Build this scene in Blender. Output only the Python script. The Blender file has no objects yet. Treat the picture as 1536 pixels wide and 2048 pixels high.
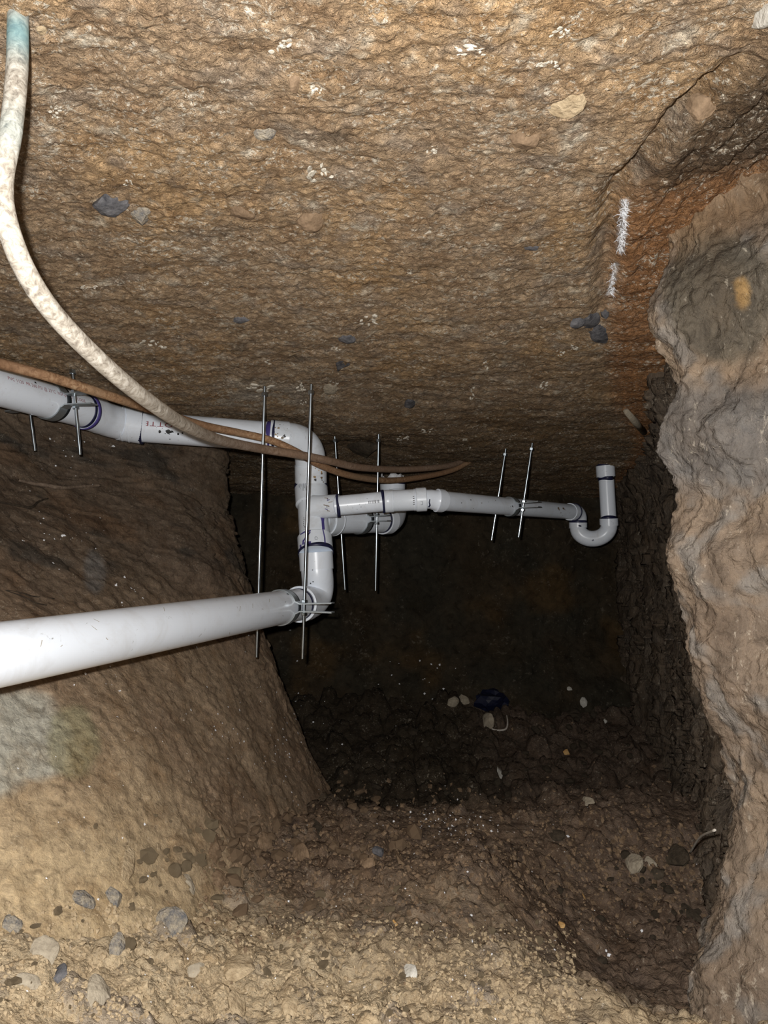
import bpy, math, random
import numpy as np
from mathutils import Vector, Matrix

random.seed(7)
rng = np.random.default_rng(11)
scene = bpy.context.scene
C = scene.collection

# ------------------------------------------------------------------ camera
F_PX = 1422.2
PITCH = math.radians(6.0)
CAM = Vector((0.0, 0.0, 0.70))
cd = bpy.data.cameras.new('camera')
cd.sensor_fit = 'VERTICAL'; cd.sensor_height = 36.0; cd.lens = 36.0 * F_PX / 2048.0
cd.clip_start = 0.02; cd.clip_end = 50
cam = bpy.data.objects.new('camera', cd); C.objects.link(cam)
cam.location = CAM; cam.rotation_euler = (math.pi / 2 + PITCH, 0, 0)
scene.camera = cam

# ------------------------------------------------------------------ light and exposure
w = bpy.data.worlds.new('world'); scene.world = w; w.use_nodes = True
w.node_tree.nodes['Background'].inputs[0].default_value = (0.6, 0.7, 1.0, 1)
w.node_tree.nodes['Background'].inputs[1].default_value = 0.003
ld = bpy.data.lights.new('camera_flash', 'SPOT')          # the phone's flash, beside and above the lens
ld.energy = 88; ld.color = (1.0, 0.985, 0.965); ld.shadow_soft_size = 0.008
ld.spot_size = math.radians(165); ld.spot_blend = 0.7
fl = bpy.data.objects.new('camera_flash', ld); C.objects.link(fl)
fl.location = CAM + Vector((-0.03, 0.0, 0.032))
fl.rotation_euler = (math.radians(90), 0, math.radians(8))
scene.view_settings.view_transform = 'Standard'
scene.view_settings.look = 'None'
scene.view_settings.gamma = 1.0
scene.view_settings.use_curve_mapping = False
scene.view_settings.exposure = 0.0

# ------------------------------------------------------------------ helpers
RIGHT = Vector((1, 0, 0)); FWD = Vector((0, math.cos(PITCH), math.sin(PITCH))); UP = Vector((0, -math.sin(PITCH), math.cos(PITCH)))
def ray(px, py): return RIGHT * ((px - 768) / F_PX) + UP * ((1024 - py) / F_PX) + FWD
def U(px, py, d): return CAM + ray(px, py) * d          # a point at depth d in front of the lens

def link(o, parent=None):
    C.objects.link(o)
    if parent is not None: o.parent = parent
    return o
def wloc(o):
    v = Vector(o.location)
    while o.parent: o = o.parent; v = v + Vector(o.location)
    return v
def tag(o, label, cat, group=None):
    o['label'] = label; o['category'] = cat
    if group: o['group'] = group
    return o
def thing(name, label, cat, loc, group=None):
    o = bpy.data.objects.new(name, None); o.empty_display_size = 0.05
    o.location = loc; C.objects.link(o)
    return tag(o, label, cat, group)
def mesh(name, V, Fs, mat, parent=None, smooth=True, base=None, label=None):
    """V in world coordinates; the object's origin is put at base (or at its parent's)"""
    V = np.asarray(V, dtype=float).reshape(-1, 3)
    pb = wloc(parent) if parent is not None else Vector((0, 0, 0))
    b = base if base is not None else pb
    me = bpy.data.meshes.new(name)
    me.from_pydata([tuple(v) for v in (V - np.array(b))], [], Fs)
    if smooth: me.polygons.foreach_set('use_smooth', [True] * len(me.polygons))
    me.materials.append(mat); me.update()
    o = bpy.data.objects.new(name, me)
    if base is not None: o.location = Vector(base) - pb
    link(o, parent)
    if label: o['label'] = label
    return o

def catmull(pts, n=8):
    P = [np.array(p) for p in pts]; P = [2 * P[0] - P[1]] + P + [2 * P[-1] - P[-2]]
    out = []
    for i in range(1, len(P) - 2):
        for k in range(n):
            t = k / n
            out.append(0.5 * ((2 * P[i]) + (-P[i-1] + P[i+1]) * t + (2*P[i-1] - 5*P[i] + 4*P[i+1] - P[i+2]) * t*t + (-P[i-1] + 3*P[i] - 3*P[i+1] + P[i+2]) * t**3))
    out.append(P[-2]); return out
def bez(a, b, c, n=10):
    a, b, c = map(np.array, (a, b, c))
    return [a * (1-t)**2 + 2 * b * t * (1-t) + c * t * t for t in np.linspace(0, 1, n)]

def sweep(path, radii, seg=32, cap=True, hollow=0.0):
    """tube along a path; a position given twice with two radii makes a sharp step"""
    P = np.array([list(p) for p in path], float); n = len(P)
    R = np.full(n, radii) if np.isscalar(radii) else np.array(radii, float)
    T = np.zeros((n, 3))
    for i in range(n):
        j = i
        while j < n - 1 and np.linalg.norm(P[j] - P[i]) < 1e-6: j += 1
        k = i
        while k > 0 and np.linalg.norm(P[k] - P[i]) < 1e-6: k -= 1
        t = P[j] - P[k]
        if np.linalg.norm(P[j]-P[i]) > 1e-6 and np.linalg.norm(P[k]-P[i]) > 1e-6:
            t = (P[j]-P[i])/np.linalg.norm(P[j]-P[i]) + (P[i]-P[k])/np.linalg.norm(P[i]-P[k])
        T[i] = t / np.linalg.norm(t)
    a = np.array([0, 0, 1.0]) if abs(T[0][2]) < 0.9 else np.array([1.0, 0, 0])
    e1 = np.cross(T[0], a); e1 /= np.linalg.norm(e1)
    V = []; th = np.linspace(0, 2 * math.pi, seg, endpoint=False)
    for i in range(n):
        e1 = e1 - T[i] * np.dot(e1, T[i]); e1 /= np.linalg.norm(e1); e2 = np.cross(T[i], e1)
        V.append(P[i] + R[i] * (np.cos(th)[:, None] * e1 + np.sin(th)[:, None] * e2))
    V = np.concatenate(V); Fs = []
    for i in range(n - 1):
        for k in range(seg):
            k2 = (k + 1) % seg
            Fs.append((i*seg+k, i*seg+k2, (i+1)*seg+k2, (i+1)*seg+k))
    if cap:
        Fs.append(tuple(range(seg - 1, -1, -1))); Fs.append(tuple((n-1)*seg + k for k in range(seg)))
    return V, Fs
def sharpen(o, deg=35):
    me = o.data
    try: me.set_sharp_from_angle(angle=math.radians(deg))
    except Exception: pass
    return o

# ---- gradient noise in numpy
_perm = np.concatenate([rng.permutation(256)] * 3)
_g = rng.normal(size=(256, 3)); _g /= np.linalg.norm(_g, axis=1)[:, None]
def perlin(x, y, z):
    xi = np.floor(x).astype(int); yi = np.floor(y).astype(int); zi = np.floor(z).astype(int)
    fx, fy, fz = x - xi, y - yi, z - zi
    u, v, s = [t*t*t*(t*(t*6-15)+10) for t in (fx, fy, fz)]
    xi &= 255; yi &= 255; zi &= 255
    def gr(a, b, c):
        g = _g[_perm[_perm[_perm[(xi+a) & 255] + ((yi+b) & 255)] + ((zi+c) & 255)]]
        return g[..., 0]*(fx-a) + g[..., 1]*(fy-b) + g[..., 2]*(fz-c)
    x00 = gr(0,0,0)*(1-u) + gr(1,0,0)*u; x10 = gr(0,1,0)*(1-u) + gr(1,1,0)*u
    x01 = gr(0,0,1)*(1-u) + gr(1,0,1)*u; x11 = gr(0,1,1)*(1-u) + gr(1,1,1)*u
    return ((x00*(1-v) + x10*v)*(1-s) + (x01*(1-v) + x11*v)*s) * 1.6
def fbm(x, y, z, f, octv=4, gain=0.5, ridged=False):
    r = 0; a = 1; tot = 0
    for i in range(octv):
        n = perlin(x*f + 17.3*i, y*f + 5.1*i, z*f + 9.7*i)
        if ridged: n = 1 - 2*np.abs(n)
        r = r + a*n; tot += a; a *= gain; f *= 2.03
    return r / tot
def worley(x, y, f, seed=0):
    """2-D cell noise: distance to nearest point, cell id value"""
    X, Y = x*f, y*f; xi = np.floor(X).astype(int); yi = np.floor(Y).astype(int)
    best = np.full(x.shape, 9.0); second = np.full(x.shape, 9.0); idv = np.zeros(x.shape)
    for a in (-1, 0, 1):
        for b in (-1, 0, 1):
            h = _perm[(_perm[(xi+a+seed) & 255] + yi + b) & 255]
            px = xi + a + 0.1 + 0.8*(h / 255.0); h2 = _perm[h + 37]; py = yi + b + 0.1 + 0.8*(h2 / 255.0)
            d = np.hypot(X-px, Y-py); m = d < best
            second = np.where(m, best, np.minimum(second, d)); idv = np.where(m, _perm[h2+11]/255.0, idv); best = np.where(m, d, best)
    return best, second, idv
def sstep(a, b, x): t = np.clip((x-a)/(b-a), 0, 1); return t*t*(3-2*t)
def lerp(a, b, t): return np.asarray(a)*(1-t[..., None]) + np.asarray(b)*t[..., None]
def spaced(a, b, n, dens):
    s = np.linspace(a, b, 2000); c = np.concatenate([[0], np.cumsum((dens(s)[1:] + dens(s)[:-1]) / 2)]); c /= c[-1]
    return np.interp(np.linspace(0, 1, n), c, s)
def smooth1d(xs, xp, fp):
    """smooth table lookup (monotone-ish cubic)"""
    xp = np.array(xp, float); fp = np.array(fp, float); m = np.gradient(fp, xp)
    i = np.clip(np.searchsorted(xp, xs) - 1, 0, len(xp) - 2); h = xp[i+1]-xp[i]; t = np.clip((xs-xp[i])/h, 0, 1)
    return (2*t**3-3*t**2+1)*fp[i] + (t**3-2*t**2+t)*h*m[i] + (-2*t**3+3*t**2)*fp[i+1] + (t**3-t**2)*h*m[i+1]

# ------------------------------------------------------------------ materials
def new_mat(name):
    m = bpy.data.materials.new(name); m.use_nodes = True
    nt = m.node_tree; b = nt.nodes['Principled BSDF']; return m, nt, b
def N(nt, t, **kw):
    n = nt.nodes.new(t)
    for k, v in kw.items():
        if k in n.inputs: n.inputs[k].default_value = v
        else: setattr(n, k, v)
    return n
def ramp(nt, src, stops):
    r = nt.nodes.new('ShaderNodeValToRGB'); e = r.color_ramp.elements
    while len(e) < len(stops): e.new(0.5)
    for el, (p, c) in zip(e, stops): el.position = p; el.color = c if len(c) == 4 else (*c, 1)
    nt.links.new(src, r.inputs[0]); return r
def mixc(nt, fac, a, b, mode='MIX'):
    m = nt.nodes.new('ShaderNodeMix'); m.data_type = 'RGBA'; m.blend_type = mode
    for s, v in ((0, fac), (6, a), (7, b)):
        if hasattr(v, 'is_linked') or hasattr(v, 'links'): nt.links.new(v, m.inputs[s])
        else: m.inputs[s].default_value = v if s == 0 else (*v, 1)
    return m.outputs[2]

def earth_mat(name, specks=(0.75, 0.66, 0.52), speck_amt=0.5, speck_scale=90, dark_scale=60, stretch=(1, 1, 1), bump=1.0, fine=260, rough=0.95, spec=0.12, speck_on=True, lo=0.775, hi=0.86):
    m, nt, b = new_mat(name)
    at = N(nt, 'ShaderNodeAttribute', attribute_name='Col')
    tc = N(nt, 'ShaderNodeTexCoord'); mp = N(nt, 'ShaderNodeMapping'); mp.inputs['Scale'].default_value = stretch
    nt.links.new(tc.outputs['Object'], mp.inputs[0])
    def noise(scale, detail=4, rough=0.6, dist=0.0):
        n = N(nt, 'ShaderNodeTexNoise'); n.inputs['Scale'].default_value = scale; n.inputs['Detail'].default_value = detail
        n.inputs['Roughness'].default_value = rough; n.inputs['Distortion'].default_value = dist
        nt.links.new(mp.outputs[0], n.inputs['Vector']); return n
    # mottling
    n1 = noise(dark_scale, 6, 0.7, 0.6)
    r1 = ramp(nt, n1.outputs[0], [(0.28, (0.42, 0.40, 0.38)), (0.46, (0.88, 0.87, 0.86)), (0.58, (1.1, 1.08, 1.05)), (0.75, (1.4, 1.38, 1.34))])
    col = mixc(nt, 1.0, at.outputs['Color'], r1.outputs[0], 'MULTIPLY')
    n1b = noise(dark_scale * 0.23, 5, 0.6, 0.3)
    r1b = ramp(nt, n1b.outputs[0], [(0.3, (0.78, 0.72, 0.66)), (0.5, (1, 1, 1)), (0.72, (1.18, 1.2, 1.22))])
    col = mixc(nt, 1.0, col, r1b.outputs[0], 'MULTIPLY')
    if speck_on:
        n2 = noise(speck_scale, 5, 0.75, 0.4); n3 = noise(speck_scale * 0.12, 3, 0.6)
        mm = N(nt, 'ShaderNodeMath', operation='MULTIPLY_ADD'); nt.links.new(n3.outputs[0], mm.inputs[0]); mm.inputs[1].default_value = 0.35; nt.links.new(n2.outputs[0], mm.inputs[2])
        rs = ramp(nt, mm.outputs[0], [(lo, (0, 0, 0)), (hi, (speck_amt,) * 3)])
        col = mixc(nt, rs.outputs[0], col, specks)
    nt.links.new(col, b.inputs['Base Color'])
    b.inputs['Roughness'].default_value = rough; b.inputs['Specular IOR Level'].default_value = spec
    # relief
    f1 = noise(fine, 4, 0.65); f2 = noise(fine * 0.3, 5, 0.65, 0.5)
    bp1 = N(nt, 'ShaderNodeBump'); bp1.inputs['Strength'].default_value = 0.55 * bump; bp1.inputs['Distance'].default_value = 0.004
    nt.links.new(f1.outputs[0], bp1.inputs['Height'])
    bp2 = N(nt, 'ShaderNodeBump'); bp2.inputs['Strength'].default_value = 0.75 * bump; bp2.inputs['Distance'].default_value = 0.014
    nt.links.new(f2.outputs[0], bp2.inputs['Height']); nt.links.new(bp1.outputs[0], bp2.inputs['Normal'])
    nt.links.new(bp2.outputs[0], b.inputs['Normal'])
    return m
M_CEIL = earth_mat('rough_slab_underside', specks=(0.80, 0.71, 0.57), stretch=(0.9, 1.2, 1), speck_amt=0.9, speck_scale=125, dark_scale=80, bump=1.7, fine=300, lo=0.74, hi=0.82)
M_FLOOR = earth_mat('tunnel_floor_soil', speck_amt=0.35, speck_scale=120, dark_scale=45, bump=1.0, fine=220)
M_LEFT = earth_mat('bank_soil', speck_amt=0.25, speck_scale=200, dark_scale=70, bump=0.55, fine=320)
M_RIGHT = earth_mat('right_wall_soil', stretch=(1, 1, 0.6), speck_amt=0.3, speck_scale=100, dark_scale=34, bump=1.2, fine=130, spec=0.3, rough=0.75)
M_BACK = earth_mat('back_wall_soil', speck_amt=0.1, speck_scale=60, dark_scale=25, bump=0.8, fine=120)

def stone_mat(name, c1, c2, scale=60, bump=0.6, rough=0.85, spec=0.2):
    m, nt, b = new_mat(name)
    tc = N(nt, 'ShaderNodeTexCoord'); n = N(nt, 'ShaderNodeTexNoise'); n.inputs['Scale'].default_value = scale; n.inputs['Detail'].default_value = 6; n.inputs['Roughness'].default_value = 0.7
    nt.links.new(tc.outputs['Object'], n.inputs['Vector'])
    r = ramp(nt, n.outputs[0], [(0.35, c1), (0.65, c2)]); nt.links.new(r.outputs[0], b.inputs['Base Color'])
    b.inputs['Roughness'].default_value = rough; b.inputs['Specular IOR Level'].default_value = spec
    n2 = N(nt, 'ShaderNodeTexNoise'); n2.inputs['Scale'].default_value = scale * 3; n2.inputs['Detail'].default_value = 4; nt.links.new(tc.outputs['Object'], n2.inputs['Vector'])
    bp = N(nt, 'ShaderNodeBump'); bp.inputs['Strength'].default_value = bump; bp.inputs['Distance'].default_value = 0.004
    nt.links.new(n2.outputs[0], bp.inputs['Height']); nt.links.new(bp.outputs[0], b.inputs['Normal'])
    return m
M_DARKSTONE = stone_mat('dark_blue_grey_stone', (0.045, 0.045, 0.05), (0.16, 0.155, 0.16))
M_SLATE = stone_mat('blue_grey_stone', (0.12, 0.12, 0.125), (0.40, 0.34, 0.25), 75, 1.0)
M_GREYSTONE = stone_mat('grey_stone', (0.25, 0.21, 0.155), (0.42, 0.36, 0.27), 40, 1.0)
M_CLOD = stone_mat('brown_clod', (0.13, 0.085, 0.05), (0.27, 0.185, 0.115))
M_TANCLOD = stone_mat('tan_clod', (0.30, 0.22, 0.13), (0.50, 0.39, 0.25), 50, 1.0)
M_DAMPCLOD = stone_mat('damp_clod', (0.035, 0.027, 0.018), (0.085, 0.065, 0.044))
M_ORANGE = stone_mat('orange_pebble', (0.45, 0.24, 0.08), (0.62, 0.40, 0.17))
M_PALE = stone_mat('pale_stone', (0.45, 0.42, 0.36), (0.7, 0.67, 0.6))
M_WHITE = stone_mat('white_mineral', (0.42, 0.37, 0.29), (0.72, 0.67, 0.57), 120)
M_FLAKE = stone_mat('white_foam_flakes', (0.75, 0.76, 0.78), (0.9, 0.9, 0.92), 120)
M_ROOT = stone_mat('root_bark', (0.10, 0.07, 0.05), (0.24, 0.18, 0.13), 90)
M_DARKROOT = stone_mat('dark_root', (0.025, 0.018, 0.013), (0.06, 0.045, 0.03), 90)
M_PALEROOT = stone_mat('pale_root', (0.5, 0.44, 0.36), (0.72, 0.67, 0.6), 90)

def pvc_mat(name, base=(0.82, 0.875, 0.95), dirt=0.5):
    m, nt, b = new_mat(name)
    tc = N(nt, 'ShaderNodeTexCoord')
    def noise(scale, detail, rough, dist=0.0):
        n = N(nt, 'ShaderNodeTexNoise'); n.inputs['Scale'].default_value = scale; n.inputs['Detail'].default_value = detail
        n.inputs['Roughness'].default_value = rough; n.inputs['Distortion'].default_value = dist
        nt.links.new(tc.outputs['Object'], n.inputs['Vector']); return n
    n1 = noise(9, 7, 0.68, 0.8)
    r1 = ramp(nt, n1.outputs[0], [(0.50, (0, 0, 0)), (0.66, (dirt * 0.35,) * 3), (0.8, (dirt,) * 3)])
    c = mixc(nt, r1.outputs[0], base, (0.36, 0.31, 0.24))
    n2 = noise(70, 5, 0.7, 1.5)
    r2 = ramp(nt, n2.outputs[0], [(0.66, (0, 0, 0)), (0.71, (dirt * 1.3,) * 3)])
    c = mixc(nt, r2.outputs[0], c, (0.12, 0.10, 0.08))
    nt.links.new(c, b.inputs['Base Color']); b.inputs['Roughness'].default_value = 0.30; b.inputs['Specular IOR Level'].default_value = 0.5
    return m
M_PVC = pvc_mat('white_pvc'); M_PVCD = pvc_mat('scuffed_white_pvc', (0.80, 0.855, 0.92), 0.9)
def flat_mat(name, c, rough=0.5, metal=0.0, spec=0.4):
    m, nt, b = new_mat(name)
    tc = N(nt, 'ShaderNodeTexCoord'); n = N(nt, 'ShaderNodeTexNoise'); n.inputs['Scale'].default_value = 60; n.inputs['Detail'].default_value = 4
    nt.links.new(tc.outputs['Object'], n.inputs['Vector'])
    r = ramp(nt, n.outputs[0], [(0.3, tuple(x * 0.75 for x in c)), (0.7, c)]); nt.links.new(r.outputs[0], b.inputs['Base Color'])
    b.inputs['Roughness'].default_value = rough; b.inputs['Metallic'].default_value = metal; b.inputs['Specular IOR Level'].default_value = spec
    return m
M_PRIMER = flat_mat('purple_primer', (0.085, 0.065, 0.27), 0.45)
M_JOINT = flat_mat('dark_blue_primer_line', (0.018, 0.02, 0.06), 0.4)
M_INKRED = flat_mat('red_print', (0.30, 0.06, 0.07), 0.6)
M_INKBLK = flat_mat('black_print', (0.06, 0.055, 0.06), 0.6)
M_TAR = flat_mat('black_smear', (0.008, 0.008, 0.008), 0.5)
M_ZINC = flat_mat('zinc_rod', (0.62, 0.70, 0.76), 0.28, 1.0)
M_STEEL = flat_mat('galvanised_clamp', (0.55, 0.60, 0.62), 0.42, 0.85)
M_CLAMPSHADE = flat_mat('black_clamp_shade', (0.02, 0.025, 0.03), 0.6)
M_BAG = flat_mat('dark_plastic', (0.008, 0.010, 0.03), 0.45)

def copper_mat(name, c1, c2, c3, c4, green=False):
    m, nt, b = new_mat(name)
    tc = N(nt, 'ShaderNodeTexCoord')
    n = N(nt, 'ShaderNodeTexNoise'); n.inputs['Scale'].default_value = 110; n.inputs['Detail'].default_value = 6; n.inputs['Roughness'].default_value = 0.7; n.inputs['Distortion'].default_value = 0.8
    nt.links.new(tc.outputs['Object'], n.inputs['Vector'])
    r = ramp(nt, n.outputs[0], [(0.33, c1), (0.5, c2), (0.68, c3)])
    n2 = N(nt, 'ShaderNodeTexNoise'); n2.inputs['Scale'].default_value = 9; n2.inputs['Detail'].default_value = 4; nt.links.new(tc.outputs['Object'], n2.inputs['Vector'])
    r2 = ramp(nt, n2.outputs[0], [(0.5, (0, 0, 0)), (0.62, (0.6, 0.6, 0.6))])
    c = mixc(nt, r2.outputs[0], r.outputs[0], c4)
    at = N(nt, 'ShaderNodeAttribute', attribute_name='Rust')
    c = mixc(nt, at.outputs['Fac'], c, mixc(nt, n.outputs[0], (0.10, 0.055, 0.03), (0.40, 0.22, 0.12)))
    if green:
        at2 = N(nt, 'ShaderNodeAttribute', attribute_name='Verdigris')
        c = mixc(nt, at2.outputs['Fac'], c, mixc(nt, n.outputs[0], (0.04, 0.12, 0.17), (0.42, 0.62, 0.60)))
    nt.links.new(c, b.inputs['Base Color']); b.inputs['Roughness'].default_value = 0.75; b.inputs['Specular IOR Level'].default_value = 0.25
    bp = N(nt, 'ShaderNodeBump'); bp.inputs['Strength'].default_value = 0.5; bp.inputs['Distance'].default_value = 0.002
    nt.links.new(n.outputs[0], bp.inputs['Height']); nt.links.new(bp.outputs[0], b.inputs['Normal'])
    return m
M_COPA = copper_mat('mud_caked_copper', (0.17, 0.14, 0.11), (0.42, 0.375, 0.31), (0.66, 0.62, 0.55), (0.27, 0.23, 0.185), True)
M_COPB = copper_mat('rusty_brown_copper', (0.14, 0.075, 0.04), (0.33, 0.19, 0.10), (0.48, 0.33, 0.20), (0.30, 0.20, 0.12))

# ------------------------------------------------------------------ the dug tunnel (setting)
def grid_obj(name, P, col, mat, flip=False):
    ny, nx = P.shape[:2]
    me = bpy.data.meshes.new(name)
    nv = nx*ny; me.vertices.add(nv); me.vertices.foreach_set('co', P.reshape(-1).astype(np.float32))
    i = np.arange(nv).reshape(ny, nx)
    q = np.stack([i[:-1, :-1], i[:-1, 1:], i[1:, 1:], i[1:, :-1]], -1).reshape(-1, 4)
    if flip: q = q[:, ::-1]
    nf = len(q); me.loops.add(nf*4); me.loops.foreach_set('vertex_index', q.reshape(-1).astype(np.int32))
    me.polygons.add(nf); me.polygons.foreach_set('loop_start', (np.arange(nf)*4).astype(np.int32))
    me.polygons.foreach_set('use_smooth', np.ones(nf, bool))
    a = me.attributes.new('Col', 'FLOAT_COLOR', 'POINT')
    c4 = np.ones((nv, 4), np.float32); c4[:, :3] = np.clip(col.reshape(-1, 3), 0.004, 0.95)
    a.data.foreach_set('color', c4.reshape(-1))
    me.materials.append(mat); me.update(calc_edges=True); me.validate()
    o = bpy.data.objects.new(name, me); o['kind'] = 'structure'; C.objects.link(o)
    return o
near = lambda s: 1.0 / np.clip(s, 0.75, 9) ** 1.1 * np.where(s < 0.45, 0.15, 1.0)

def pix_of(P):
    """picture position of world points, used only to look up where a stain of the place lies"""
    q = P - np.array(CAM); d = q @ np.array(FWD); d = np.where(d > 0.05, d, 0.05)
    return 768 + F_PX * (q @ np.array(RIGHT)) / d, 1024 - F_PX * (q @ np.array(UP)) / d

# --- ceiling: underside of a slab cast on earth
xs = np.linspace(-1.75, 1.75, 700); ys = spaced(-0.6, 4.0, 640, near)
X, Y = np.meshgrid(xs, ys)
Z = smooth1d(Y, [-0.6, 0.5, 1, 1.5, 2, 2.5, 2.85, 3.3, 4.0], [1.31, 1.31, 1.30, 1.27, 1.235, 1.20, 1.185, 1.15, 1.12])
O0 = np.zeros_like(X)
Z = Z + 0.022*fbm(X, Y*1.3, O0, 2.2, 3) + 0.012*fbm(X*0.8, Y*1.8, O0+3, 8, 4)
flk = fbm(X*0.85, Y*1.25, O0+7, 20, 4, 0.6, True)
Z = Z - 0.007*np.clip(flk, -0.6, 1) + 0.006*fbm(X, Y, O0+1, 60, 3, 0.6)
ter = fbm(X*0.8, Y*1.3, O0+21, 6, 4); stepn = np.floor(ter*5)/5; Z += 0.010*(ter-stepn)*1.5
# corner towards the right wall comes down
xj = smooth1d(Y, [-0.6, 0.6, 1.03, 1.3, 1.93, 2.5, 3.2, 4], [0.55, 0.47, 0.36, 0.42, 0.62, 0.88, 1.0, 1.05])
Z = Z + 0.035*np.exp(-((X-xj-0.02*fbm(X, Y, O0+77, 9, 3))/0.022)**2)*sstep(0.7, 0.85, Y)*sstep(1.6, 1.2, Y)
Z = Z + (0.07*sstep(0.0, 0.34, X - xj) + 0.022*(fbm(X*2.2, Y*0.7, O0+83, 8, 4, 0.55, True)-0.3)*sstep(0.0, 0.08, X - xj))*sstep(1.5, 1.2, Y)
# dip behind the first rods: the slab breaks away to a darker pocket
Z = Z + 0.05*np.exp(-((X+0.12)/0.16)**2 - ((Y-2.62)/0.16)**2)
P = np.stack([X, Y, Z], -1)
lo = fbm(X, Y, O0+31, 3.2, 4); hi = fbm(X, Y*1.4, O0+41, 14, 4)
col = lerp((0.37, 0.262, 0.165), (0.43, 0.285, 0.155), sstep(-0.15, 0.25, lo))
col = lerp(col, (0.31, 0.245, 0.185), sstep(0.0, 0.4, hi)*0.75)
col = lerp(col, (0.13, 0.105, 0.08), sstep(0.3, 0.55, fbm(X*0.8, Y*1.3, O0+51, 9, 4))*0.7)
col = lerp(col, (0.62, 0.54, 0.42), sstep(0.12, 0.42, fbm(X, Y*1.2, O0+61, 22, 5, 0.65))*0.75)
col = lerp(col, (0.20, 0.13, 0.08), sstep(-0.3, -0.55, flk)*0.8)
col = lerp(col, (0.17, 0.115, 0.065), sstep(1.55, 2.6, Y + 0.5*lo)*0.75)        # browner, darker soil crust deeper in
col = lerp(col, (0.34, 0.16, 0.065), sstep(-0.02, 0.05, X - xj)*sstep(0.9, 1.1, Y)*0.8)   # orange clay towards the right wall
col = col*1.22
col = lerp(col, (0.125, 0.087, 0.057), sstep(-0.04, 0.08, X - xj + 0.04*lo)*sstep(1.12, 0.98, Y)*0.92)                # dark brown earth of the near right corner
px, py = pix_of(P)
col = lerp(col, (0.55, 0.50, 0.42), np.exp(-((px-520)/110)**2 - ((py-790)/30)**2)*(hi > -0.1)*0.6)
wn = 5*fbm(X, Y, O0+91, 60, 3)
for (xa, ya, xb, yb, wd) in ((1250, 398, 1241, 505, 9), (1234, 525, 1217, 592, 5)):              # white bloom of mould
    t_ = np.clip((py-ya)/(yb-ya), 0, 1); dist = np.abs(px - (xa + (xb-xa)*t_) + wn) + 3*np.maximum(0, np.maximum(ya-py, py-yb))
    col = lerp(col, (0.80, 0.79, 0.80), sstep(wd, wd*0.4, dist)*0.95)
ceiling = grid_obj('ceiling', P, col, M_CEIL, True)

# --- floor
xs = spaced(-1.35, 1.35, 640, lambda s: np.ones_like(s)); ys = spaced(-0.6, 3.75, 600, near)
X, Y = np.meshgrid(xs, ys); O0 = np.zeros_like(X)
wob = 0.10*fbm(X, Y, O0+2, 2.5, 2) - 0.10*sstep(0.2, 0.9, X)
Z = smooth1d(Y + wob, [-0.6, 0.8, 1.2, 1.6, 1.95, 2.12, 2.26, 2.6, 3.0, 3.35, 3.75], [0.11, 0.105, 0.10, 0.085, 0.085, 0.06, -0.06, -0.03, 0.06, 0.20, 0.24])
Z = Z + 0.20*sstep(-0.15, -0.75, X)*sstep(2.3, 1.6, Y)
Z = Z - 0.13*sstep(0.15, 0.5, X)*sstep(0.95, 1.35, Y)*sstep(2.0, 1.6, Y)
Z = Z + 0.05*np.exp(-((X-0.18)/0.22)**2 - ((Y-1.55)/0.12)**2)
rough_amt = 0.35 + 0.65*sstep(-0.65, -0.15, X)
Z = Z + 0.03*fbm(X, Y, O0, 3.0, 3) + rough_amt*(0.018*fbm(X, Y, O0+5, 10, 4) + 0.006*fbm(X, Y, O0+9, 42, 3))
d1, d2, ci = worley(X + 0.02*fbm(X, Y, O0+3, 12, 2), Y, 17); e = np.clip(d2-d1, 0, 1)
lump = sstep(0.02, 0.30, e)*(ci > 0.45)*ci; zone = sstep(-0.7, -0.35, X)*(0.6 + 0.4*sstep(1.35, 1.6, Y))
Z = Z + 0.020*lump*zone
d1, d2, ci2 = worley(X, Y + 0.01*fbm(X, Y, O0+13, 20, 2), 48, 5); e2 = np.clip(d2-d1, 0, 1)
Z = Z + 0.009*sstep(0.02, 0.35, e2)*ci2*(0.4 + 0.6*sstep(-0.6, -0.3, X))
fr = sstep(1.95, 2.2, Y+wob); d1, d2, ci3 = worley(X, Y, 9, 9); Z = Z + fr*0.045*sstep(0.02, 0.4, d2-d1)*ci3
P = np.stack([X, Y, Z], -1); FLOOR_P = P
lo = fbm(X, Y, O0+33, 2.6, 4); hi = fbm(X, Y, O0+43, 16, 4)
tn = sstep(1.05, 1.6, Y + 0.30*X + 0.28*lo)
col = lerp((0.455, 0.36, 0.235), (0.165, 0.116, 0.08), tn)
col = lerp(col, col*np.array((0.70, 0.72, 0.8)), sstep(0.05, 0.4, hi)*0.8)
col = lerp(col, (0.52, 0.34, 0.17), sstep(0.3, 0.55, fbm(X, Y, O0+53, 9, 3))*(1-tn)*0.5)
col = lerp(col, (0.16, 0.15, 0.165), ((ci > 0.86)*sstep(0.03, 0.1, e)*zone)[..., ]*(1-tn)*0.6)
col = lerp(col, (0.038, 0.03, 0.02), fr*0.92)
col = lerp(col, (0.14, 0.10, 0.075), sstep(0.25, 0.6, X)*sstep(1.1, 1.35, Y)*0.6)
floor = grid_obj('floor', P, col, M_FLOOR)

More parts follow.
